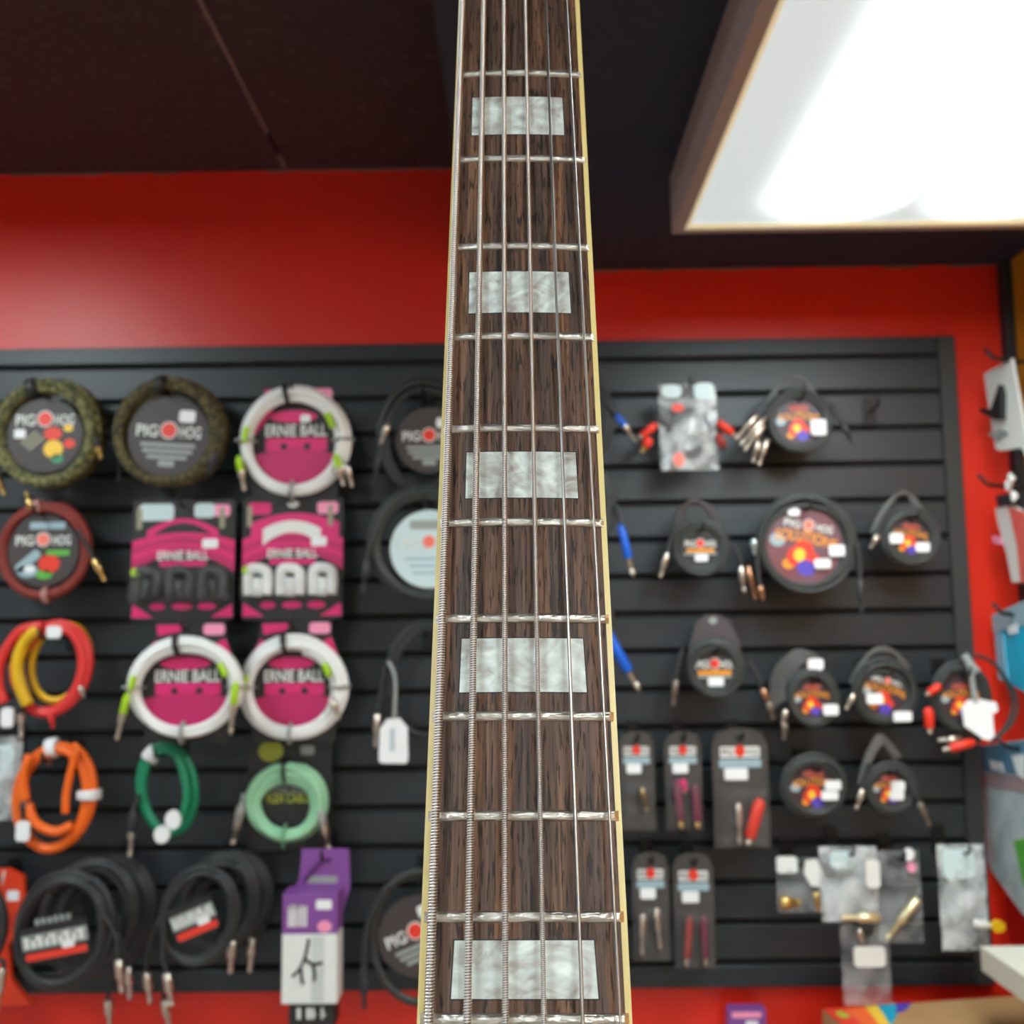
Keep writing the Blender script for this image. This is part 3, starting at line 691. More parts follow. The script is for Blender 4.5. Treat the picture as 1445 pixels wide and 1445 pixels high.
# white cable coils on pink cards
def white_coil(label, cx, cy, rx, ry, cardw, cy0, what, plugs, seed, glare=False, Y=2.045):
    it = Item('cable_coil', label, 'cable', cx, cy, Y, 'white coils on pink cards'); b = 14.5
    card = it.poly('hang_card', [(cx-cardw*.42, cy0), (cx+cardw*.46, cy0), (cx+cardw*.46, cy0+22), (cx+cardw*.60, cy0+62), (cx+cardw*.5, cy+ry+6), (cx-cardw*.5, cy+ry+6), (cx-cardw*.62, cy0+66), (cx-cardw*.45, cy0+24)], M_vdk, .012, .002)
    f = .0112
    it.poly('print_or_glare_patch', [(cx-cardw*.40, cy0+4), (cx-cardw*.06, cy0+4), (cx-cardw*.10, cy0+14), (cx-cardw*.38, cy0+20)], M_pink, f, parent=card)
    it.quad('print_or_glare_patch', cx+cardw*.18, cy0+3, cx+cardw*.44, cy0+19, M_lpink, f, .0004, 5, card)
    it.poly('print_or_glare_patch', [(cx-cardw*.42, cy0+26), (cx-cardw*.28, cy0+34), (cx-cardw*.5, cy0+70), (cx-cardw*.6, cy0+66)], M_pink, f, parent=card)
    it.poly('print_or_glare_patch', [(cx+cardw*.28, cy0+34), (cx+cardw*.45, cy0+24), (cx+cardw*.58, cy0+62), (cx+cardw*.5, cy0+68)], M_pink, f, parent=card)
    R = rx-b
    it.oval('print_or_glare_patch', cx-4, cy-ry*.50, R*.55, 9, M_pink, f, parent=card)
    if glare: price(it, cx+13, cy-ry*.46, 14, 11, .0108, parent=card)
    q = it.L(cx, cy-ry*.24); lettering('brand_lettering', 'ERNIE BALL', R*1.42*it.s, 17*it.s, M_paper, card, (q.x, f-.0006, q.z))
    it.quad('print_line', cx-R*.70, cy-ry*.10, cx+R*.72, cy+ry*.14, M_pink, f, .0004, 2, card)
    it.oval('print_dot', cx-R*.28, cy+ry*.06, 5, 4.5, M_vdk, f-.0006, parent=card); it.oval('print_dot', cx+R*.26, cy+ry*.06, 5, 4.5, M_vdk, f-.0006, parent=card)
    lens = [(cx+R*.98*math.cos(math.radians(a)), cy-ry*.70*math.sin(math.radians(a))+ry*.1) for a in range(190, 351, 10)]
    it.poly('print_or_glare_patch', lens+[(cx+R*.5, cy+ry*.13), (cx, cy+ry*.08), (cx-R*.5, cy+ry*.13)], mat('deep_magenta_print', (190, 34, 98), .4), f-.0003, parent=card)
    coil(it, cx, cy, rx-b*.5, ry-b*.5, b, 5, M_white, 9, seed)
    for a in (100, 178, 268, 2): wrap(it, cx, cy, rx-b*.5, ry-b*.5, b, a, 2.6 if a == 100 else 1.2, M_tie if a == 100 else mat('grey_tie', (150, 154, 152), .5))
    for p in plugs: plug(it, p[0], p[1], M_silver, p[2] if len(p) > 2 else None, 5, d=-.02, bootfrac=.35)
    for a in (24, 172): wrap(it, cx+(7 if a < 90 else -7)*-1, cy, rx-b*.5+(-4 if a < 90 else 6), ry-b*.5, 3.5, a, 9, M_neon, 'neon_sleeve', d=-.018)
    hook(cx-2, cy0+9, Y, what, .01)
    return it
white_coil('white cable coil on pink card, hung above the card of white patch cables', 416, 624, 76, 77, 116, 542, 'white coil above the patch cable card',
           [((342, 652), (350, 695), M_neon), ((478, 650), (488, 690), M_neon), ((490, 655), (500, 692))], 21, True)
white_coil('white cable coil on pink card, hung beside the red and yellow cable', 262, 971, 80, 69, 116, 878, 'white coil beside the red and yellow cable', [((184, 985), (172, 1042), M_neon), ((336, 972), (331, 1036), M_neon)], 22, Y=1.985)
white_coil('white cable coil on pink card, hung above the mint green coil', 413, 971, 74, 70, 116, 876, 'white coil above the mint green one', [((470, 985), (482, 1015))], 23)

# black coils partly hidden by the neck
it = black_coil('black cable coil with dark label and silver plug, above the pale labelled coil', 598, 615, 58, 74, 14, 4.5, 8, M_blk, 31, what='dark labelled black coil', Y=2.06)
round_card(it, 606, 622, 47, style='grey', d=-.006); plug(it, (550, 600), (540, 630), M_silver, None, 4.5, d=-.03)
plug(it, (536, 640), (528, 690), M_boot, None, 4, [(546, 600), (540, 625)])
it = black_coil('black cable coil with pale blue round label and pale plug', 600, 767, 70, 72, 16, 5, 9, M_blk2, 32, what='pale labelled black coil', Y=2.0)
round_card(it, 606, 775, 55, M_pale, style='pale', d=-.006); plug(it, (520, 790), (513, 836), M_boot, None, 4.5, [(535, 740), (524, 770)])
it = Item('price_tagged_cable', 'black cable with big white price tag on a string', 'cable', 570, 960, 2.05, G_COIL)
coil(it, 600, 960, 52, 76, 8, 4.5, M_blk, 3, 33)
it.tube('cable_tail', [(585, 885), (555, 915), (545, 960), (541, 1000), (540, 1015)], 4.5, M_blk)
it.tube('cable_tail', [(590, 890), (562, 925), (550, 970), (549, 1000)], 4, M_blk)
plug(it, (534, 1005), (531, 1052), M_silver, None, 5, [(545, 940), (537, 985)])
it.tube('tag_string', [(550, 933, -.02), (558, 950, -.022), (560, 975, -.022), (558, 1012, -.022)], 2.6, M_gprint)
pt = it.poly('price_tag', [(538, 1026), (548, 1012), (566, 1011), (577, 1024), (578, 1068), (574, 1073), (541, 1072), (537, 1068)], M_sticker, -.024, .0012)
strokes(it, pt, 553, 1024, 561, 1056, 2, M_bpale, -.0245, 3)
hook(600, 897, 2.05, 'black cable with price tag')

# red and yellow cable
it = Item('cable_coil', 'red and yellow cable coil with white stickers, hung over the orange one', 'cable', 66, 945, 2.05, G_COIL)
coil(it, 72, 945, 48, 61, 12, 5.5, M_redc, 6, 41, -14); coil(it, 80, 936, 40, 54, 9, 5, M_yel, 4, 42, -10, .014)
it.tube('cable', [(48, 993, -.018), (36, 965, -.02), (31, 935, -.02), (40, 905, -.018), (56, 888, -.014)], 9, M_yel)
it.tube('cable', [(62, 884, -.012), (30, 892, -.014), (6, 930, -.014), (4, 965, -.014), (13, 990, -.014)], 8, M_redc)
it.tube('cable', [(40, 900, -.012), (22, 935, -.012), (24, 965, -.012)], 4, M_redc)
it.quad('price_sticker', 74, 884, 95, 901, M_sticker, -.034, .004, 5); it.quad('price_sticker', 12, 996, 29, 1023, M_sticker, -.024, .006, 5)
plug(it, (35, 992), (38, 1038), M_silver, M_boot, 5.5, [(26, 975), (30, 985)], bootfrac=.3); plug(it, (118, 968), (124, 984), M_silver, None, 4)
plug(it, (78, 1006), (82, 1026), M_redc, None, 4.5)
hook(70, 900, 2.05, 'red and yellow cable')
# orange cable
it = Item('cable_coil', 'bright orange cable coil with white stickers', 'cable', 75, 1128, 2.05, G_COIL)
coil(it, 76, 1126, 50, 70, 12, 6, M_orange, 5, 43, -6)
it.tube('cable', [(110, 1060, -.016), (104, 1090, -.018), (99, 1120, -.018), (99, 1145, -.018)], 5.5, M_orange)
it.tube('cable', [(45, 1065, -.016), (38, 1095, -.018), (42, 1128, -.018)], 7, M_orange)
it.tube('cable', [(45, 1132, -.016), (58, 1158, -.018), (85, 1170, -.018), (108, 1162, -.016)], 7, M_orange)
wrap(it, 76, 1126, 50, 70, 13, 103, 7, M_sticker, 'price_sticker', -6); wrap(it, 76, 1126, 50, 70, 15, 8, 5, M_sticker, 'price_sticker', -6)
it.quad('price_sticker', 34, 1154, 53, 1181, M_sticker, -.03, .006, 5); plug(it, (42, 1128), (40, 1152), M_boot, None, 5.5, d=-.02); plug(it, (72, 1064), (71, 1080), mat('copper_tip', (170, 110, 90), .4, .6), None, 5)
hook(74, 1072, 2.05, 'bright orange cable')
# green cable
it = Item('cable_coil', 'emerald green cable coil with white stickers', 'cable', 236, 1115, 2.05, G_COIL)
coil(it, 237, 1114, 36, 58, 10, 5, M_green, 6, 44, 8)
it.tube('cable', [(250, 1062, -.014), (262, 1090, -.016), (268, 1120, -.016), (262, 1150, -.014)], 6, M_green)
wrap(it, 237, 1114, 36, 58, 11, 118, 10, M_sticker, 'price_sticker', 8)
it.oval('price_sticker', 252, 1152, 11, 13, M_sticker, -.03, .006); it.oval('price_sticker', 237, 1172, 11, 12, M_sticker, -.03, .006)
plug(it, (192, 1148), (189, 1206), M_silver, M_boot, 6, [(200, 1120), (194, 1135)], bootfrac=.40)
hook(230, 1066, 2.05, 'emerald green cable')
# mint cable on black card
it = Item('cable_coil', 'mint green cable coil on a black card with lime printing', 'cable', 404, 1134, 2.095, G_COIL)
card = it.quad('hang_card', 346, 1042, 466, 1200, M_vdk, .014, .002, 8)
it.oval('print_or_glare_patch', 379, 1062, 18, 15, M_limep, .0130, parent=card); it.quad('print_or_glare_patch', 421, 1055, 441, 1068, M_gprint, .013, .0004, 4, card)
q = it.L(405, 1115); lettering('brand_lettering', 'ERNIE BALL', 50*it.s, 14*it.s, M_gprint, card, (q.x, .0132, q.z))
q = it.L(405, 1128); lettering('print_lettering', 'FLEX CABLE', 62*it.s, 13*it.s, M_limep, card, (q.x, .0128, q.z))
coil(it, 404, 1134, 47, 45, 17.5, 5.2, M_mint, 11, 45)
for a in (92, 268): wrap(it, 404, 1134, 47, 45, 16.5, a, 2.6 if a == 92 else 1, M_tie if a == 92 else mat('mint_tie', (110, 165, 130), .5))
plug(it, (342, 1140), (331, 1190), M_silver, mat('pale_sleeve', (150, 150, 146), .4), 6, [(346, 1118), (344, 1130)], cable=M_gprint, bootfrac=.3); plug(it, (455, 1150), (467, 1198), M_silver, mat('pale_sleeve', (150, 150, 146), .4), 6, bootfrac=.3)
hook(402, 1050, 2.095, 'mint green coil', .0)

# clear bag and red pack at the left edge
def bag(label, x0, y0, x1, y1, m=None, header=None, Y=2.06, what=None, d=0, group='clear bags of small parts', hk=True, puff=.02, name='parts_bag', seed=0):
    it = Item(name, label, 'bag', (x0+x1)/2, (y0+y1)/2, Y, group); nx, nz = 9, 11
    a, c = it.L(x0, y1), it.L(x1, y0); rnd = random.Random(seed+int(x0)); vs = []
    for side in (-1, 1):
        for j in range(nz+1):
            for i in range(nx+1):
                u, v = i/nx, j/nz; e = math.sin(math.pi*u)*math.sin(math.pi*min(1, v*1.15))
                edge = i in (0, nx) or j in (0, nz)
                dx = 0 if not edge else rnd.uniform(-1, 1)*.0012
                vs.append((a.x+(c.x-a.x)*u+dx, d+side*(puff*.5*max(e, 0)+.0003)+(0 if edge else rnd.uniform(-1, 1)*puff*.14), a.z+(c.z-a.z)*v+dx))
    m2 = (nx+1)*(nz+1); fs = []
    for sd in (0, 1):
        for j in range(nz):
            for i in range(nx):
                q = (sd*m2+j*(nx+1)+i, sd*m2+j*(nx+1)+i+1, sd*m2+(j+1)*(nx+1)+i+1, sd*m2+(j+1)*(nx+1)+i)
                fs.append(q if sd == 0 else q[::-1])
    MB().add(vs, fs).build('clear_film', m or M_film, it.o, True)
    if header: it.quad('header_card', x0+1, y0-2, x1-1, y0+header, M_paper, d-.004, .008, 3)
    if hk: hook((x0+x1)/2, y0+8, Y, what or label, .02)
    return it
it = bag('crinkled clear bag hanging beside the orange cable', -44, 1040, 30, 1156, M_film2, None, 2.06, 'crinkled bag beside the orange cable', puff=.03)
it.quad('white_insert', -30, 1052, 20, 1100, M_pale, -.004, .003, 10)
it = Item('red_pack', 'orange red pack with white sticker, beside the black cable coils', 'pack', -4, 1320, 2.10, None)
p = it.poly('pack_body', [(-60, 1232), (8, 1229), (30, 1240), (33, 1275), (25, 1310), (12, 1335), (18, 1380), (48, 1414), (-60, 1416)], mat('orange_red_card', (226, 62, 24), .4), 0, .012)
price(it, 16, 1266, 17, 14, -.0006, parent=p); it.poly('print_or_glare_patch', [(0, 1232), (4, 1232), (0, 1255)], M_paper, -.0006, parent=p)
hook(0, 1240, 2.10, 'orange red pack', .015)
it = Item('cable_coil', 'black cable with silver plug hanging over the orange red pack', 'cable', -20, 1340, 2.04, G_COIL)
coil(it, -40, 1310, 44, 60, 9, 4.5, M_blk, 4, 61); plug(it, (10, 1362), (3, 1426), M_silver, None, 5.5, [(-10, 1345), (6, 1352)])
hook(-40, 1264, 2.04, 'black cable beside the orange red pack')

# black cable stacks with white and red wrap labels
def strip_label(it, cx, cy, w, tilt, big=True, seed=0):
    c = it.L(cx, cy, -.016); s = it.s
    o = MB().prism(rrect(-w*s, -22*s, w*s, 26*s, 3*s), 0, .0012).build('wrap_label', M_vdk, it.o, loc=c, rot=(0, -math.radians(tilt), 0))
    MB().prism(rrect(-w*.96*s, -4*s, w*.96*s, 16*s, 2*s), 0, .0003).build('print_band', M_gprint, o, loc=(0, -.0005, 0))
    rnd = random.Random(seed); mb = MB(); n = 9
    for i in range(n):
        x = (-w*.88+w*1.8*i/n)*s; ww = w*1.8/n*s*.55
        mb.prism([(x, -1*s), (x+ww, -1*s), (x+ww, 13*s), (x, 13*s)], 0, .0003)
        if i % 2: mb.prism([(x, 9*s), (x+ww*1.8, 9*s), (x+ww*1.8, 13*s), (x, 13*s)], 0, .0003)
    mb.build('lettering', M_paper, o, loc=(0, -.0009, 0))
    if big:
        mb = MB()
        for i in range(6): mb.prism([((-w*.5+w*1.1*i/6)*s, 28*s), ((-w*.5+w*1.1*i/6+w*.12)*s, 28*s), ((-w*.5+w*1.1*i/6+w*.12)*s, 36*s), ((-w*.5+w*1.1*i/6)*s, 36*s)], 0, .0003)
        mb.build('lettering', M_gprint, o, loc=(0, -.0009, 0))
    MB().prism(rrect(-w*.9*s, -19*s, w*.9*s, -9*s, 3*s), 0, .0003).build('print_band', M_redp, o, loc=(0, -.0005, 0))
    MB().prism(rrect(-8*s, -9*s, 10*s, 1*s, 3*s), 0, .0003).build('price_sticker', M_sticker, o, loc=(w*.35*s, -.0013, 0))
for k in range(3):
    dx, dy, YY = (0, 0, 1.98), (38, -18, 2.05), (62, -22, 2.11)
    dx, dy, YY = ((0, 0, 1.98), (38, -18, 2.05), (62, -22, 2.11))[k]
    lab = ('big black cable coil with white lettered label and long red stripe', 'plain black cable coil right behind the red striped big one', 'black cable coil at the back of the big red striped stack')[k]
    it = black_coil(lab, 87+dx, 1314+dy, 60, 74, 14, 4.4, 8, M_blk, 71+k, -18, YY, hk=(k == 0), what='stack of big black coils')
    if k == 0: strip_label(it, 84, 1326, 48, 10, True, 1)
    plug(it, ((172, 1350), (186, 1358), (160, 1402))[k], ((178, 1396), (190, 1404), (163, 1442))[k], M_silver, None, 6, [(150+dx*.5, 1290), (168+k*6, 1320)], d=-.012)
for k in range(3):
    dx, dy, YY = ((0, 0, 1.99), (30, -16, 2.06), (48, -20, 2.11))[k]
    lab = ('smaller black cable coil with short white and red wrap label', 'plain black cable coil right behind the smaller labelled one', 'black cable coil at the back of the smaller labelled stack')[k]
    it = black_coil(lab, 280+dx, 1292+dy, 48, 62, 13, 4.4, 7, M_blk, 81+k, -14, YY, hk=(k == 0), what='stack of smaller black coils')
    if k == 0: strip_label(it, 278, 1296, 33, 22, False, 2)
    plug(it, ((240, 1366), (331, 1322), (360, 1318))[k], ((249, 1412), (329, 1368), (356, 1366))[k], M_silver, None, 6.5, (((236, 1320), (234, 1345)), ((334, 1280), (333, 1300)), ((365, 1270), (362, 1295)))[k], d=-.012)
    if k == 1: plug(it, (217, 1360), (223, 1402), M_silver, None, 6, [(232, 1290), (218, 1330)], d=-.03)
    if k == 2: plug(it, (238, 1400), (247, 1442), M_silver, None, 6, [(238, 1340), (238, 1380)])

# purple and white box
it = Item('accessory_box', 'purple and white boxed accessory with purple hang tab and black base', 'box', 444, 1320, 2.03, None)
mp_ = mat('purple_card', (130, 74, 150), .45, rgb2=(122, 68, 142), scale=12); mw_ = mat('white_box_card', (222, 226, 222), .45)
it.poly('hang_tab', [(420, 1206), (488, 1206), (490, 1262), (478, 1300), (404, 1300), (404, 1268), (416, 1250)], mp_, .030, .002)
def slab(x0, y0, x1, y1, d0, d1, m, nm, parent=None):
    a, c = it.L(x0, y1), it.L(x1, y0); return MB().bbox((a.x, d0, a.z), (c.x, d1, c.z), .0015).build(nm, m, parent or it.o)
up = slab(403, 1258, 480, 1312, -.03, .030, mp_, 'box_top'); lo_ = slab(403, 1312, 480, 1405, -.03, .030, mw_, 'box_body'); ft = slab(412, 1405, 476, 1436, -.024, .030, M_vdk, 'box_base')
it.quad('print_line', 428, 1244, 472, 1254, M_gprint, .0294, .0004, 2)
strokes(it, up, 411, 1272, 438, 1302, 8, M_paper, -.0306, 5); it.quad('price_sticker', 450, 1266, 472, 1279, M_sticker, -.0306, .0004, 3, up); it.oval('print_or_glare_patch', 462, 1302, 10, 8, M_lpink, -.0305, parent=up)
it.quad('print_panel', 444, 1314, 462, 1402, mat('pale_grey_print', (196, 202, 200), .5), -.0304, .0002, 1, lo_)
for pts in ([(440, 1318), (436, 1340), (428, 1358), (418, 1368)], [(436, 1345), (446, 1352), (460, 1350)], [(446, 1352), (449, 1364), (448, 1374)], [(430, 1358), (431, 1372), (434, 1378)]):
    it.tube('print_drawing', [(x, y, -.0304) for x, y in pts], 2.2, M_tie, 6, lo_)
strokes(it, ft, 424, 1411, 464, 1426, 6, M_paper, -.0246, 8)
it.tube('print_drawing', [(425, 1250, .0285), (440, 1232, .0285), (452, 1222, .0285), (462, 1222, .0285)], 3, mat('dark_purple_print', (84, 34, 106), .5), 6)
hook(452, 1216, 2.03, 'purple and white box', -.02)
# loose black cable with tilted label, cut by the neck
it = black_coil('black cable coil with tilted round label beside the purple box', 592, 1322, 66, 88, 8, 4.6, 3, M_blk2, 91, 0, 2.05, what='tilted label coil')
round_card(it, 590, 1320, 56, tilt=22, style='grey', d=-.006)
plug(it, (515, 1372), (516, 1416), M_boot, None, 5, [(548, 1250), (524, 1290), (517, 1330)], cw=5)
# ------------------------------------------------------------------ merchandise right of the neck
# blue-booted cables mostly behind the neck
for k, (cy, pa, pb, t, lab) in enumerate(((590, (872, 592), (897, 628), ((846, 560), (860, 578)), 'black cable with short blue plug sleeve, hung beside the silvery bag'),
                                (715, (876, 752), (890, 816), ((868, 715), (874, 738)), 'black cable coil with blue plug sleeve beside the orange striped label'),
                                (880, (858, 898), (900, 976), ((846, 868), (852, 886)), 'black cable with long blue plug sleeve pointing to the slatwall'))):
    it = black_coil(lab, 798, cy, 62, 68, 11, 4.6, 6, M_blk, 101+k, 0, (2.08, 2.02, 2.08)[k], what=('upper', 'middle', 'lower')[k]+' blue sleeved cable')
    plug(it, pa, pb, M_silver, M_bboot, (4.2, 5.5, 7)[k], t, d=-.012, bootfrac=(.35, .6, .64)[k])
# crumpled silvery bag with red-booted plugs
it = bag('crumpled silvery clear bag with red plugs sticking out both sides', 931, 541, 1012, 664, M_film2, None, 2.06, 'crumpled silvery bag', puff=.035)
coil(it, 972, 612, 26, 30, 9, 3.5, M_boot, 4, 111, 0, 0, 'cable')
it.quad('white_insert', 934, 544, 962, 562, M_pale, -.012, .002, 8); it.quad('white_insert', 980, 541, 1008, 566, M_pale, -.012, .002, 8)
it.oval('red_insert', 955, 578, 9, 6, M_redp, -.022, .002); it.oval('red_insert', 954, 651, 8, 10, M_pinkp, -.022, .002)
it.tube('cable', [(940, 600, 0), (930, 590, 0), (924, 598, 0)], 3.5, M_boot)
plug(it, (922, 602), (900, 620), M_silver, M_rboot, 5.5, bootfrac=.8); plug(it, (914, 622), (903, 640), M_gold, M_rboot, 6.5, bootfrac=.55)
plug(it, (1015, 600), (1036, 618), M_silver, M_rboot, 5.5, bootfrac=.8); plug(it, (1012, 618), (1020, 640), M_boot, mat('dim_red_sleeve', (150, 40, 32), .5), 5.5, bootfrac=.7)
# small labelled coils
def small_coil(label, cx, cy, r, b, style, what, plugs=(), tilt=0, top=None, Y=2.05, m=None, lab=None, seed=0, stick=(), rl=None, ry=None, card=None, disc=True):
    it = Item('cable_coil', label, 'cable', cx, cy, Y, G_COIL); R = r-b*.9
    coil(it, cx, cy, R, (ry or r)-b*.9, b, 3.6, m or M_blk2, 8, 200+seed, tilt*.5)
    if disc: round_card(it, cx, cy, rl or (r-b*1.5), card or M_mauve, tilt=tilt, style=style, d=-.002)
    for x, y, w, h in stick: price(it, x, y, w, h, -.012)
    for p in plugs: plug(it, p[0], p[1], p[3] if len(p) > 3 else M_silver, p[4] if len(p) > 4 else None, p[5] if len(p) > 5 else 4.6, p[2] if len(p) > 2 else None, d=-.012, bootfrac=.75)
    if top:
        for k, pts in enumerate(top[0]): it.tube('cable_run', pts, top[1], top[2])
    hook(cx, cy-(ry or r)+b*1.6+2, Y, what)
    return it
TOPG = mat('grey_cable_bunch', (84, 83, 82), .45)
it = small_coil('black cable coil with orange lettered label and fan of silver plugs at its side', 1127, 594, 50, 12, 'splash', 'coil with the plug fan',
   [((1078, 590), (1040, 630), ((1085, 572), (1082, 580))), ((1076, 600), (1046, 638), ()), ((1068, 585), (1034, 622), ()), ((1068, 622), (1058, 655), ((1075, 600), (1072, 612))), ((1080, 620), (1066, 660), ()), ((1186, 600), (1198, 628), ((1172, 570), (1180, 590)), M_boot)],
   seed=1, stick=((1152, 605, 22, 22),), rl=36)
for k in range(4): it.tube('cable_run', [(1082+k*3, 585, .02), (1090+k*4, 556-k*3, .024), (1112+k*4, 536-k*2, .024), (1140, 531-k, .024), (1158-k*3, 552, .022)], 2.3, TOPG)
it = small_coil('small black cable coil with orange striped label, beside the largest coil', 988, 772, 43, 12, 'line', 'small striped label coil', [((940, 780), (929, 816), ((955, 745), (944, 765))), ((1042, 800), (1046, 838), ((1032, 770), (1040, 785))), ((1052, 800), (1062, 848), (), mat('copper_plug', (190, 140, 110), .35, 1))], seed=2, rl=27, card=M_vdk)
for k in range(3): it.tube('cable_run', [(955+k*3, 750, .02), (962+k*4, 718-k*2, .022), (985, 706-k, .022), (1010-k*4, 716, .022), (1022-k*2, 745, .02)], 3, M_dk)
it = small_coil('largest black cable coil with orange lettering and two white stickers', 1136, 768, 76, 16, 'splash2', 'largest labelled coil', [((1068, 826), (1072, 846), ((1066, 770), (1066, 800)), mat('copper_plug', (190, 140, 110), .35, 1)), ((1208, 820), (1208, 866), ((1206, 770), (1209, 800)), M_boot)], tilt=-12, seed=3, card=M_mauve2, stick=((1178, 778, 22, 16), (1157, 796, 23, 13), (1120, 723, 16, 11)), rl=55, Y=2.03)
plug(it, (1062, 760), (1062, 782), mat('pale_steel_clip', (190, 204, 208), .3, .8), None, 5)
it = small_coil('black cable coil with tail swept up, hung by the panel frame', 1284, 758, 46, 13, 'splash', 'coil by the panel frame', [((1236, 755), (1224, 774), ((1262, 708), (1246, 730)))], tilt=-8, seed=4, stick=((1262, 760, 19, 14), (1298, 773, 20, 13)), rl=30, ry=46)
for k in range(4): it.tube('cable_run', [(1232+k*3, 752, .012), (1248+k*3, 722-k*2, .016), (1268+k*3, 700-k*2, .018), (1290, 694, .02), (1304-k*3, 708, .02), (1312-k*2, 730, .016)], 2.2, TOPG)
it = small_coil('small black cable coil with rounded dark header card above its label', 1008, 943, 45, 13, 'line', 'coil with dark header card', [((952, 958), (947, 994), ((962, 915), (955, 940)), mat('dull_plug', (130, 118, 108), .4, .7)), ((1072, 972), (1082, 996), ((1056, 935), (1066, 955)), mat('copper_plug', (190, 140, 110), .35, 1)), ((1080, 990), (1086, 1014), (), mat('dull_plug', (130, 118, 108), .4, .7))], seed=5, rl=33, card=M_vdk)
it.poly('header_card', [(978, 905), (986, 880), (1000, 868), (1020, 868), (1034, 878), (1046, 905), (1050, 930), (970, 930)], mat('smoky_card', (72, 66, 70), .4), .012, .002)
it.oval('hang_hole', 1010, 876, 6, 5, M_gprint, .0114)
it = small_coil('black cable coil under a bunch of grey cable runs', 1146, 985, 42, 12, 'splash', 'coil under grey cable runs', [((1106, 1000), (1100, 1022), ()), ((1104, 1018), (1102, 1042), (), mat('dull_plug', (130, 118, 108), .4, .7))], seed=6, stick=((1169, 1001, 22, 15),), rl=30, ry=45)
for k in range(7): it.tube('cable_run', [(1086+k*4, 1004-k*3, .0), (1090+k*5, 966-k, .006), (1103+k*5, 938, .01), (1130+k*2, 918+k*3, .012), (1158, 926+k*3, .012)], 1.9, TOPG)
it.quad('price_sticker', 1141, 930, 1163, 946, M_sticker, -.006, .0005, 4)
it = small_coil('black cable coil between the grey bunch and the tagged coil', 1248, 978, 50, 14, 'splash2', 'coil beside the tagged one', [((1202, 978), (1190, 1000), ((1228, 935), (1212, 960)))], tilt=-14, seed=7, stick=((1231, 985, 23, 15), (1269, 1010, 26, 14)), rl=36)
for k in range(3): it.tube('cable_run', [(1204+k*4, 965, .016), (1222+k*3, 938-k*3, .02), (1245+k*2, 920-k*2, .022), (1270, 922, .022), (1290-k*3, 945, .02)], 3.4, TOPG)
it = small_coil('black cable coil with string price tag and red plug sleeves', 1356, 985, 46, 12, 'splash', 'coil with string price tag', [((1322, 968), (1303, 980), ((1345, 935), (1332, 955)), M_silver, M_rboot, 5.5), ((1306, 1002), (1306, 1034), (), M_silver, M_rboot, 6.5), ((1362, 1046), (1322, 1056), ((1385, 1030), (1372, 1044)), M_silver, M_rboot, 6), ((1350, 1040), (1316, 1042), ())], seed=8, rl=32, ry=54)
it.tube('tag_string', [(1360, 928, -.02), (1364, 945, -.024), (1366, 970, -.026), (1368, 990, -.026)], 4, M_gprint); it.tube('tag_string', [(1358, 924, -.02), (1366, 938, -.022), (1374, 948, -.022)], 5.5, M_gprint)
it.poly('price_tag', [(1348, 997), (1356, 987), (1372, 985), (1396, 990), (1398, 1002), (1390, 1006), (1391, 1036), (1384, 1042), (1374, 1040), (1366, 1033), (1350, 1022)], M_sticker, -.028, .0012)
for k in range(2): it.tube('cable_run', [(1384, 925, .01), (1410, 940, .006), (1434-k*6, 985, .0), (1424-k*6, 1020, -.004), (1394, 1046, -.004)], 2.4, M_blk)
it = small_coil('black cable coil hung under the grey cable bunch, two stacked stickers', 1148, 1110, 52, 14, 'splash', 'coil under the grey bunch', [], seed=9, stick=((1173, 1107, 23, 13), (1168, 1121, 24, 13)), rl=36, ry=48, Y=2.06)
it = small_coil('black cable coil with swept grey tail and plug, lowest right coil', 1255, 1112, 40, 11, 'splash', 'lowest right coil', [((1214, 1112), (1204, 1140), ((1226, 1075), (1218, 1095))), ((1292, 1130), (1306, 1164), ((1278, 1105), (1286, 1120)), mat('dull_plug', (130, 118, 108), .4, .7))], seed=10, stick=((1264, 1108, 20, 13), (1262, 1121, 20, 13)), rl=27)
for k in range(4): it.tube('cable_run', [(1212+k*3, 1108, .0), (1222+k*4, 1078-k*2, .006), (1236+k*4, 1052, .01), (1252, 1040+k*3, .014), (1276-k*2, 1070+k*2, .012)], 2.2, TOPG)

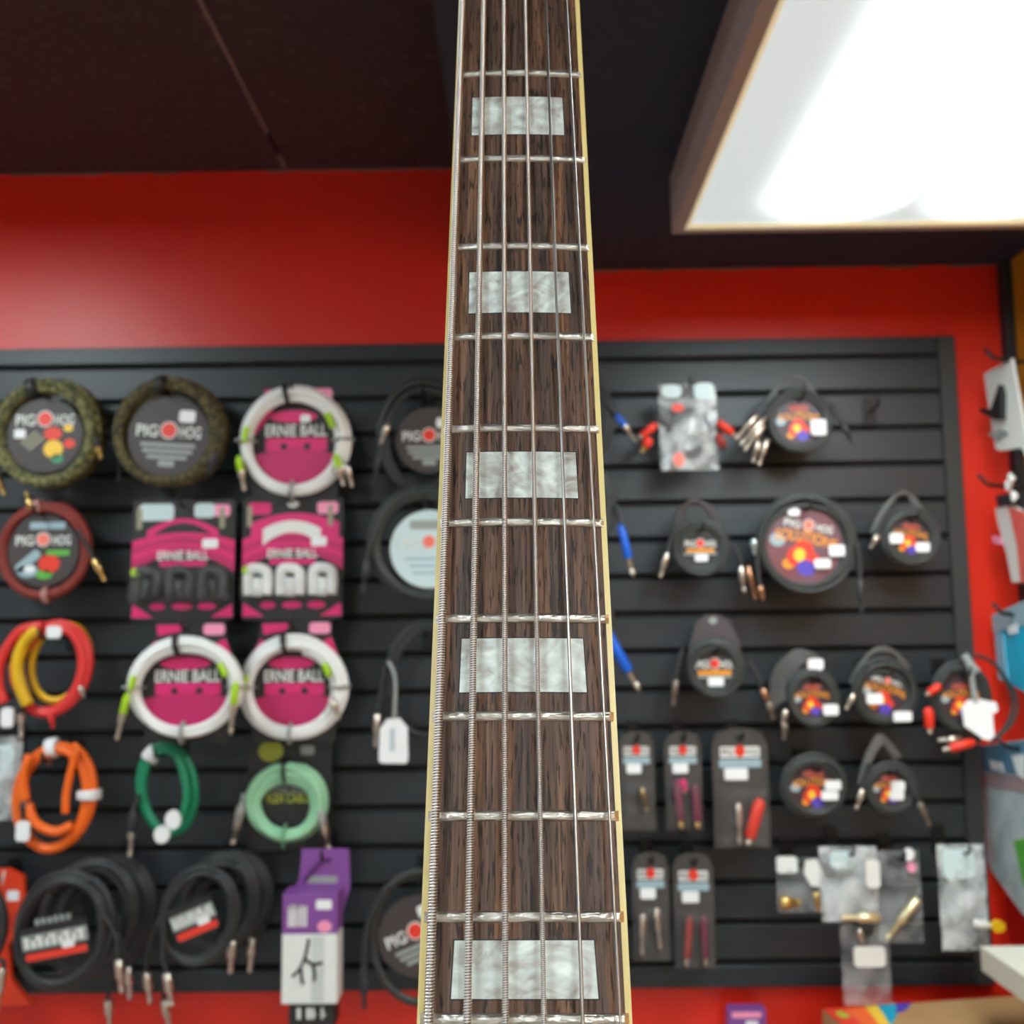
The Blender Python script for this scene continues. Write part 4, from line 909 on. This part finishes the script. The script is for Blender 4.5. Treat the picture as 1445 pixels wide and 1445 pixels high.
# narrow blister packs with small plugs
def blister(label, x0, y0, x1, y1, what, inner, Y=2.06, seed=0, tint=None):
    it = Item('blister_pack', label, 'pack', (x0+x1)/2, (y0+y1)/2, Y, 'narrow blister packs of plugs'); w = x1-x0; H = y1-y0
    card = it.poly('hang_card', [(x0+w*.1, y0+6), (x0+w*.35, y0), (x1-w*.35, y0), (x1-w*.1, y0+6), (x1, y0+H*.14), (x1, y1), (x0, y1), (x0, y0+H*.14)], tint or mat('smoky_blister_card', (70, 68, 66), .4, rgb2=(58, 57, 57), scale=20), .012, .002)
    q = it.L((x0+x1)/2, y0+H*.20); s = it.s; ww = w*.72*s
    MB().prism(rrect(-ww/2, -H*.045*s, ww/2, H*.045*s, .003), 0, .0003).build('logo_plate', M_paper, card, loc=(q.x, .0112, q.z))
    lettering('logo_lettering', 'PIG', ww*.30, H*.06*s, M_dk, card, (q.x-ww*.31, .0108, q.z)); lettering('logo_lettering', 'HOG', ww*.30, H*.06*s, M_dk, card, (q.x+ww*.31, .0108, q.z))
    MB().prism(ellipse(H*.045*s, H*.05*s, 18), 0, .0003).build('logo_emblem', M_redp, card, loc=(q.x, .0104, q.z+H*.01*s))
    it.quad('print_band', x0+w*.12, y0+H*.26, x1-w*.12, y0+H*.33, M_bpale, .0112, .0004, 2, card)
    it.oval('hang_hole', (x0+x1)/2, y0+H*.08, w*.09, 4, M_tie, .0108, parent=card)
    price(it, x0+w*.42, y0+H*.42-6, w*.42, H*.10, .0106, parent=card)
    for e in inner: plug(it, (x0+w*e[0], y0+H*e[1]), (x0+w*e[2], y0+H*e[3]), e[4], e[5] if len(e) > 5 else None, e[6] if len(e) > 6 else 5, d=.0, bootfrac=.8)
    a, c = it.L(x0+w*.06, y1-H*.02), it.L(x1-w*.06, y0+H*.5)
    mb = MB(); sh = rrect(a.x, a.z, c.x, c.z, .006); sh2 = rrect(a.x+.006, a.z+.006, c.x-.006, c.z-.006, .006); n = len(sh)
    mb.add([(x, .011, z) for x, z in sh]+[(x, -.012, z) for x, z in sh2], [(i, (i+1) % n, n+(i+1) % n, n+i) for i in range(n)]+[tuple(n+i for i in range(n))])
    mb.build('blister_shell', M_blist, it.o)
    hook((x0+x1)/2, y0+H*.08, Y, what, .0)
    return it
M_dullg = mat('dull_gold_metal', (150, 136, 100), .35, 1); M_mag = mat('magenta_sleeve', (112, 44, 68), .4)
blister('narrow smoky blister pack hanging right beside the neck', 875, 1034, 925, 1172, 'blister pack nearest the neck', [(.6, .56, .72, .80, M_dullg)])
blister('narrow blister pack with magenta sleeved gold plugs', 940, 1034, 992, 1171, 'blister pack of magenta plugs', [(.3, .55, .38, .98, M_gold, M_mag, 6), (.78, .6, .82, .98, M_gold, M_mag, 6), (.45, .5, .5, .62, M_gold, M_pink, 5)])
blister('widest blister pack with bright red plug sleeve', 1008, 1030, 1087, 1196, 'widest blister pack', [(.42, .62, .42, .96, M_silver), (.78, .64, .55, .98, M_silver, M_rboot, 8)])
blister('lower narrow blister pack with pale plugs', 894, 1207, 946, 1356, 'lower blister pack of pale plugs', [(.25, .55, .2, .93, M_silver), (.62, .5, .7, .88, M_silver)])
blister('lower narrow blister pack with reddish plugs and red spot', 952, 1208, 1010, 1366, 'lower blister pack of reddish plugs', [(.35, .6, .25, .97, M_silver, mat('dim_red_sleeve', (150, 40, 32), .5)), (.7, .6, .72, .97, M_silver, M_mag)])

# small clear bags of adapters
it = bag('small clear bag with gold connectors, white header', 1096, 1212, 1160, 1286, M_film, None, 2.06, 'bag of gold connectors')
it.quad('header_card', 1097, 1210, 1126, 1232, M_paper, -.003, .006, 4); it.poly('white_insert', [(1134, 1214), (1152, 1212), (1160, 1230), (1156, 1250), (1142, 1248), (1133, 1232)], M_paper, -.012, .002)
plug(it, (1098, 1271), (1128, 1272), M_gold, None, 9, d=-.004); plug(it, (1150, 1258), (1153, 1284), M_gold, None, 5, d=-.004)
it = bag('clear bag with straight gold adapter lying across its bottom', 1158, 1196, 1238, 1298, M_film2, None, 2.04, 'bag with straight gold adapter', puff=.03)
it.quad('white_insert', 1172, 1202, 1206, 1226, M_pale, -.004, .003, 8); it.quad('white_insert', 1218, 1212, 1238, 1250, M_paper, -.018, .002, 6)
plug(it, (1234, 1290), (1180, 1289), mat('pale_gold_metal', (226, 212, 170), .35, .7), None, 7, d=-.018)
it = bag('smoky clear bag with slanted pale adapter', 1238, 1202, 1300, 1328, M_film, None, 2.07, 'bag with slanted adapter')
it.oval('price_sticker', 1283, 1206, 8, 9, M_sticker, -.01, .002); it.oval('price_sticker', 1286, 1224, 6, 7, M_lpink, -.01, .002)
plug(it, (1292, 1266), (1241, 1324), mat('pale_gold_metal', (226, 212, 170), .35, .7), None, 7, d=-.012)
it = bag('lowest clear bag with white label, over the cardboard box', 1188, 1306, 1256, 1416, M_film, None, 2.04, 'lowest clear bag')
it.quad('white_label', 1203, 1334, 1247, 1362, M_paper, -.012, .001, 6); plug(it, (1212, 1310), (1216, 1330), M_silver, None, 5)
it = bag('tall milky clear bag beside the panel frame', 1326, 1194, 1392, 1338, M_film2, None, 2.04, 'tall milky bag', puff=.04)
it.quad('white_insert', 1332, 1200, 1376, 1240, M_pale, -.006, .003, 8); it.oval('bag_contents', 1346, 1270, 16, 26, M_gprint, -.002, .006)
plug(it, (1364, 1296), (1398, 1302), M_paper, None, 6, d=-.026); it.oval('yellow_cap', 1396, 1300, 10, 8, M_yel, -.032, .008)
e_ = hook(1236, 575, 2.12, 'x', .01); e_['label'] = 'empty black metal peg hook above the coil by the panel frame'

# ------------------------------------------------------------------ goods on the ochre side wall
def side_hook(y, z, what, L=.13):
    o = empty('side_hook', (SIDE_X, y, z), 'dark wire hook on the ochre wall carrying the '+what, 'hook', 'hooks on the side wall')
    MB().box((-.004, -.015, -.03), (0, .015, .03)).build('back_plate', M_hook, o)
    MB().tube([(-.002, 0, 0), (-L*.6, 0, -.004), (-L-.01, 0, .004), (-L-.028, 0, .024)], .0042, 8).build('rod', M_hook, o, True)
class Side:
    """things hanging flat to the side wall: outline given as photo pixels on the plane x = X"""
    def __init__(self, name, label, cat, x, y, X):
        self.X = X; self.o = empty(name, self.P(x, y), label, cat); self.base = Vector(self.o.location)
    def P(self, x, y):
        d = CAM_ROT @ Vector(((x-722.5)/F, -(y-722.5)/F, -1.0)); return CAM_POS+d*(self.X/d.x)
    def poly(self, name, pts, m, off=0, t=.004, parent=None):
        V = [self.P(x, y)-self.base for x, y in pts]; n = len(V)
        vs = [(off, v.y, v.z) for v in V]+[(off+t, v.y, v.z) for v in V]
        return MB().add(vs, [tuple(range(n)), tuple(range(2*n-1, n-1, -1))]+[(i, n+i, n+(i+1) % n, (i+1) % n) for i in range(n)]).build(name, m, parent or self.o)
sd = Side('white_pack', 'white carded pack with black accessory on the ochre wall', 'pack', 1415, 600, .985)
c = sd.poly('card', [(1388, 528), (1428, 506), (1452, 640), (1452, 650), (1441, 632), (1410, 636), (1404, 632)], mat('off_white_card', (228, 226, 220), .45))
sd.poly('accessory', [(1417, 543), (1420, 556), (1420, 592), (1412, 592), (1392, 582), (1390, 576), (1406, 578)], M_tie, -.012, .012, c)
sd.poly('accessory', [(1398, 612), (1418, 604), (1424, 610), (1410, 622)], M_gprint, -.006, .006, c)
p = sd.P(1424, 508); side_hook(p.y, p.z, 'white carded pack', SIDE_X-.965)
sd = Side('red_white_pack', 'red and white curved pack hanging under the white carded one', 'pack', 1425, 760, .985)
c = sd.poly('pack_body', [(1404, 718), (1412, 712), (1424, 716), (1460, 740), (1460, 820), (1428, 822), (1420, 780), (1408, 740)], mat('white_pack_body', (224, 216, 210), .4), 0, .02)
sd.poly('red_panel', [(1424, 716), (1446, 722), (1460, 770), (1460, 812), (1441, 824), (1436, 770)], mat('coral_panel', (226, 96, 86), .4), -.0015, .002, c)
sd.poly('neck_collar', [(1406, 700), (1424, 696), (1428, 712), (1410, 716)], M_boot, -.002, .012, c); sd.poly('trigger', [(1402, 756), (1414, 760), (1415, 768), (1404, 766)], M_lpink, -.004, .008, c)
for q in ((1428, 685), (1436, 700), (1432, 675)):
    v = sd.P(*q)-sd.base; MB().tube([(-.01, v.y, v.z-.01), (-.006, v.y, v.z), (-.01, v.y, v.z+.01)], [.003, .008, .003], 8).build('clip', M_paper, c, True)
p = sd.P(1422, 686); side_hook(p.y, p.z, 'red and white pack', SIDE_X-.955)
sd = Side('turquoise_pack', 'turquoise blue pack in clear wrap on the ochre wall', 'pack', 1425, 915, .985)
c = sd.poly('pack_body', [(1403, 868), (1460, 846), (1460, 985), (1424, 964), (1410, 955)], mat('turquoise_card', (10, 178, 214), .4), 0, .012)
sd.poly('clear_edge', [(1402, 866), (1416, 898), (1424, 964), (1410, 958)], mat('pale_turquoise_film', (130, 190, 214), .25), -.002, .002, c); sd.poly('header', [(1401, 868), (1460, 842), (1460, 880), (1403, 892)], M_bpale, -.003, .002, c)
sd.poly('price_sticker', [(1424, 884), (1438, 880), (1439, 893), (1426, 896)], M_sticker, -.004, .001, c); p = sd.P(1432, 868); side_hook(p.y, p.z, 'turquoise pack', SIDE_X-.97)
sd = Side('string_pack', 'large clear pack with blue header, beside the tagged coil', 'pack', 1415, 1160, .955)
c = sd.poly('pack_body', [(1384, 1052), (1470, 1040), (1470, 1320), (1440, 1286), (1398, 1228), (1382, 1180)], mat('frosted_pack_film', (196, 208, 210), .3, rgb2=(164, 180, 184), scale=18, bump=.6, bscale=20), 0, .012)
sd.poly('header', [(1381, 1054), (1470, 1042), (1470, 1096), (1382, 1088)], mat('steel_blue_header', (84, 128, 152), .4), -.002, .002, c); sd.poly('header_stripe', [(1382, 1090), (1470, 1098), (1470, 1122), (1384, 1108)], mat('dusty_pink_stripe', (164, 140, 144), .4), -.0016, .0015, c)
sd.poly('price_sticker', [(1398, 1072), (1416, 1076), (1420, 1090), (1402, 1086)], M_sticker, -.004, .001, c); sd.poly('price_sticker', [(1430, 1066), (1448, 1064), (1448, 1100), (1438, 1092)], M_sticker, -.004, .001, c)
sd.poly('green_panel', [(1432, 1186), (1460, 1180), (1470, 1290), (1446, 1250)], M_grnp, -.002, .002, c); p = sd.P(1440, 1058); side_hook(p.y, p.z, 'large clear pack', SIDE_X-.94)
sd = Side('red_carton', 'red pack lying above the white shelf lip', 'pack', 1430, 1300, .99)
sd.poly('pack_body', [(1398, 1250), (1412, 1256), (1470, 1300), (1470, 1350), (1420, 1328), (1396, 1318)], mat('crimson_card', (190, 24, 16), .45), 0, .03)
p0 = sd.base
# white shelf lip running along the side wall
pa = at(1384, 1345, 1.93); pb_z = pa.z
sh = empty('wall_shelf', (SIDE_X, 1.55, pa.z), 'white shelf with rounded lip on the ochre wall', 'shelf')
MB().bbox((pa.x-SIDE_X, -.5, -.03), (0, .38, .012), .004).build('shelf_board', mat('cream_shelf_laminate', (216, 216, 202), .45), sh)
for yy in (-.3, .2): MB().box((pa.x-SIDE_X+.03, yy, -.10), (-.001, yy+.02, -.031)).build('shelf_bracket', mat('brown_bracket', (110, 84, 52), .6), sh)
# closed cardboard box with a bright printed corner, below the panel
BYb = 2.09; zb_ = at(1300, 1409, BYb).z
q0 = at(1160, 1421, 2.04); q1 = at(1470, 1398, 2.13)
bx = empty('cardboard_box', (q0.x, q0.y, zb_-.30), 'brown cardboard box with bright coloured print on one corner, below the display panel', 'box')
bx.rotation_euler.z = math.atan2(.07, q1.x-q0.x); w = SIDE_X-.03-q0.x
M_cb = mat('brown_cardboard', (176, 136, 92), .8, rgb2=(166, 126, 82), scale=14); dp, hh, t = .34, .30, .004
MB().box((0, -dp, 0), (w, -dp+t, hh-t)).build('front_panel', M_cb, bx); MB().box((0, -t, 0), (w, 0, hh-t)).build('back_panel', M_cb, bx)
for xx in (0, w-t): MB().box((xx, -dp+t, 0), (xx+t, -t, hh-t)).build('side_panel', M_cb, bx)
MB().box((t, -dp+t, 0), (w-t, -t, t)).build('bottom_panel', M_cb, bx)
f1 = MB().box((0, -dp/2+.001, hh-t), (w, 0, hh)).build('top_flap', M_cb, bx); MB().box((0, -dp, hh-t), (w, -dp/2-.001, hh)).build('top_flap', M_cb, bx)
def bprint(pts, m): MB().add([(x, y, hh+.0004) for x, y in pts], [tuple(range(len(pts)))]).build('print_or_glare_patch', m, f1)
ms = 1.45e-3
bprint([(0, 0), (0, -.16), (.03, -.16), (.045, 0)], M_redp); bprint([(.045, 0), (.03, -.16), (.055, -.16), (.085, 0)], mat('hot_orange_print', (238, 100, 40), .5))
bprint([(.085, 0), (.055, -.16), (.075, -.14), (.112, 0)], M_yelp); bprint([(.112, 0), (.085, -.10), (.118, -.06), (.150, 0)], mat('cyan_print', (20, 160, 190), .5)); bprint([(.150, 0), (.125, -.05), (.155, -.03), (.182, 0)], M_purp)
MB().add([(.024+.011*math.cos(a*.524), -.035+.018*math.sin(a*.524), hh+.0008) for a in range(12)], [tuple(range(12))]).build('print_dot', M_limep, f1)
# purple pack peeping up under the panel
it = Item('purple_pack', 'small purple pack with white sticker on the red wall below the panel', 'pack', 1055, 1470, 2.12)
c = it.quad('pack_body', 1028, 1424, 1082, 1520, mp_, 0, .02, 4); it.quad('print_band', 1034, 1430, 1076, 1438, M_lpink, -.0006, .0004, 2, c); price(it, 1062, 1446, 18, 8, -.0006, parent=c)
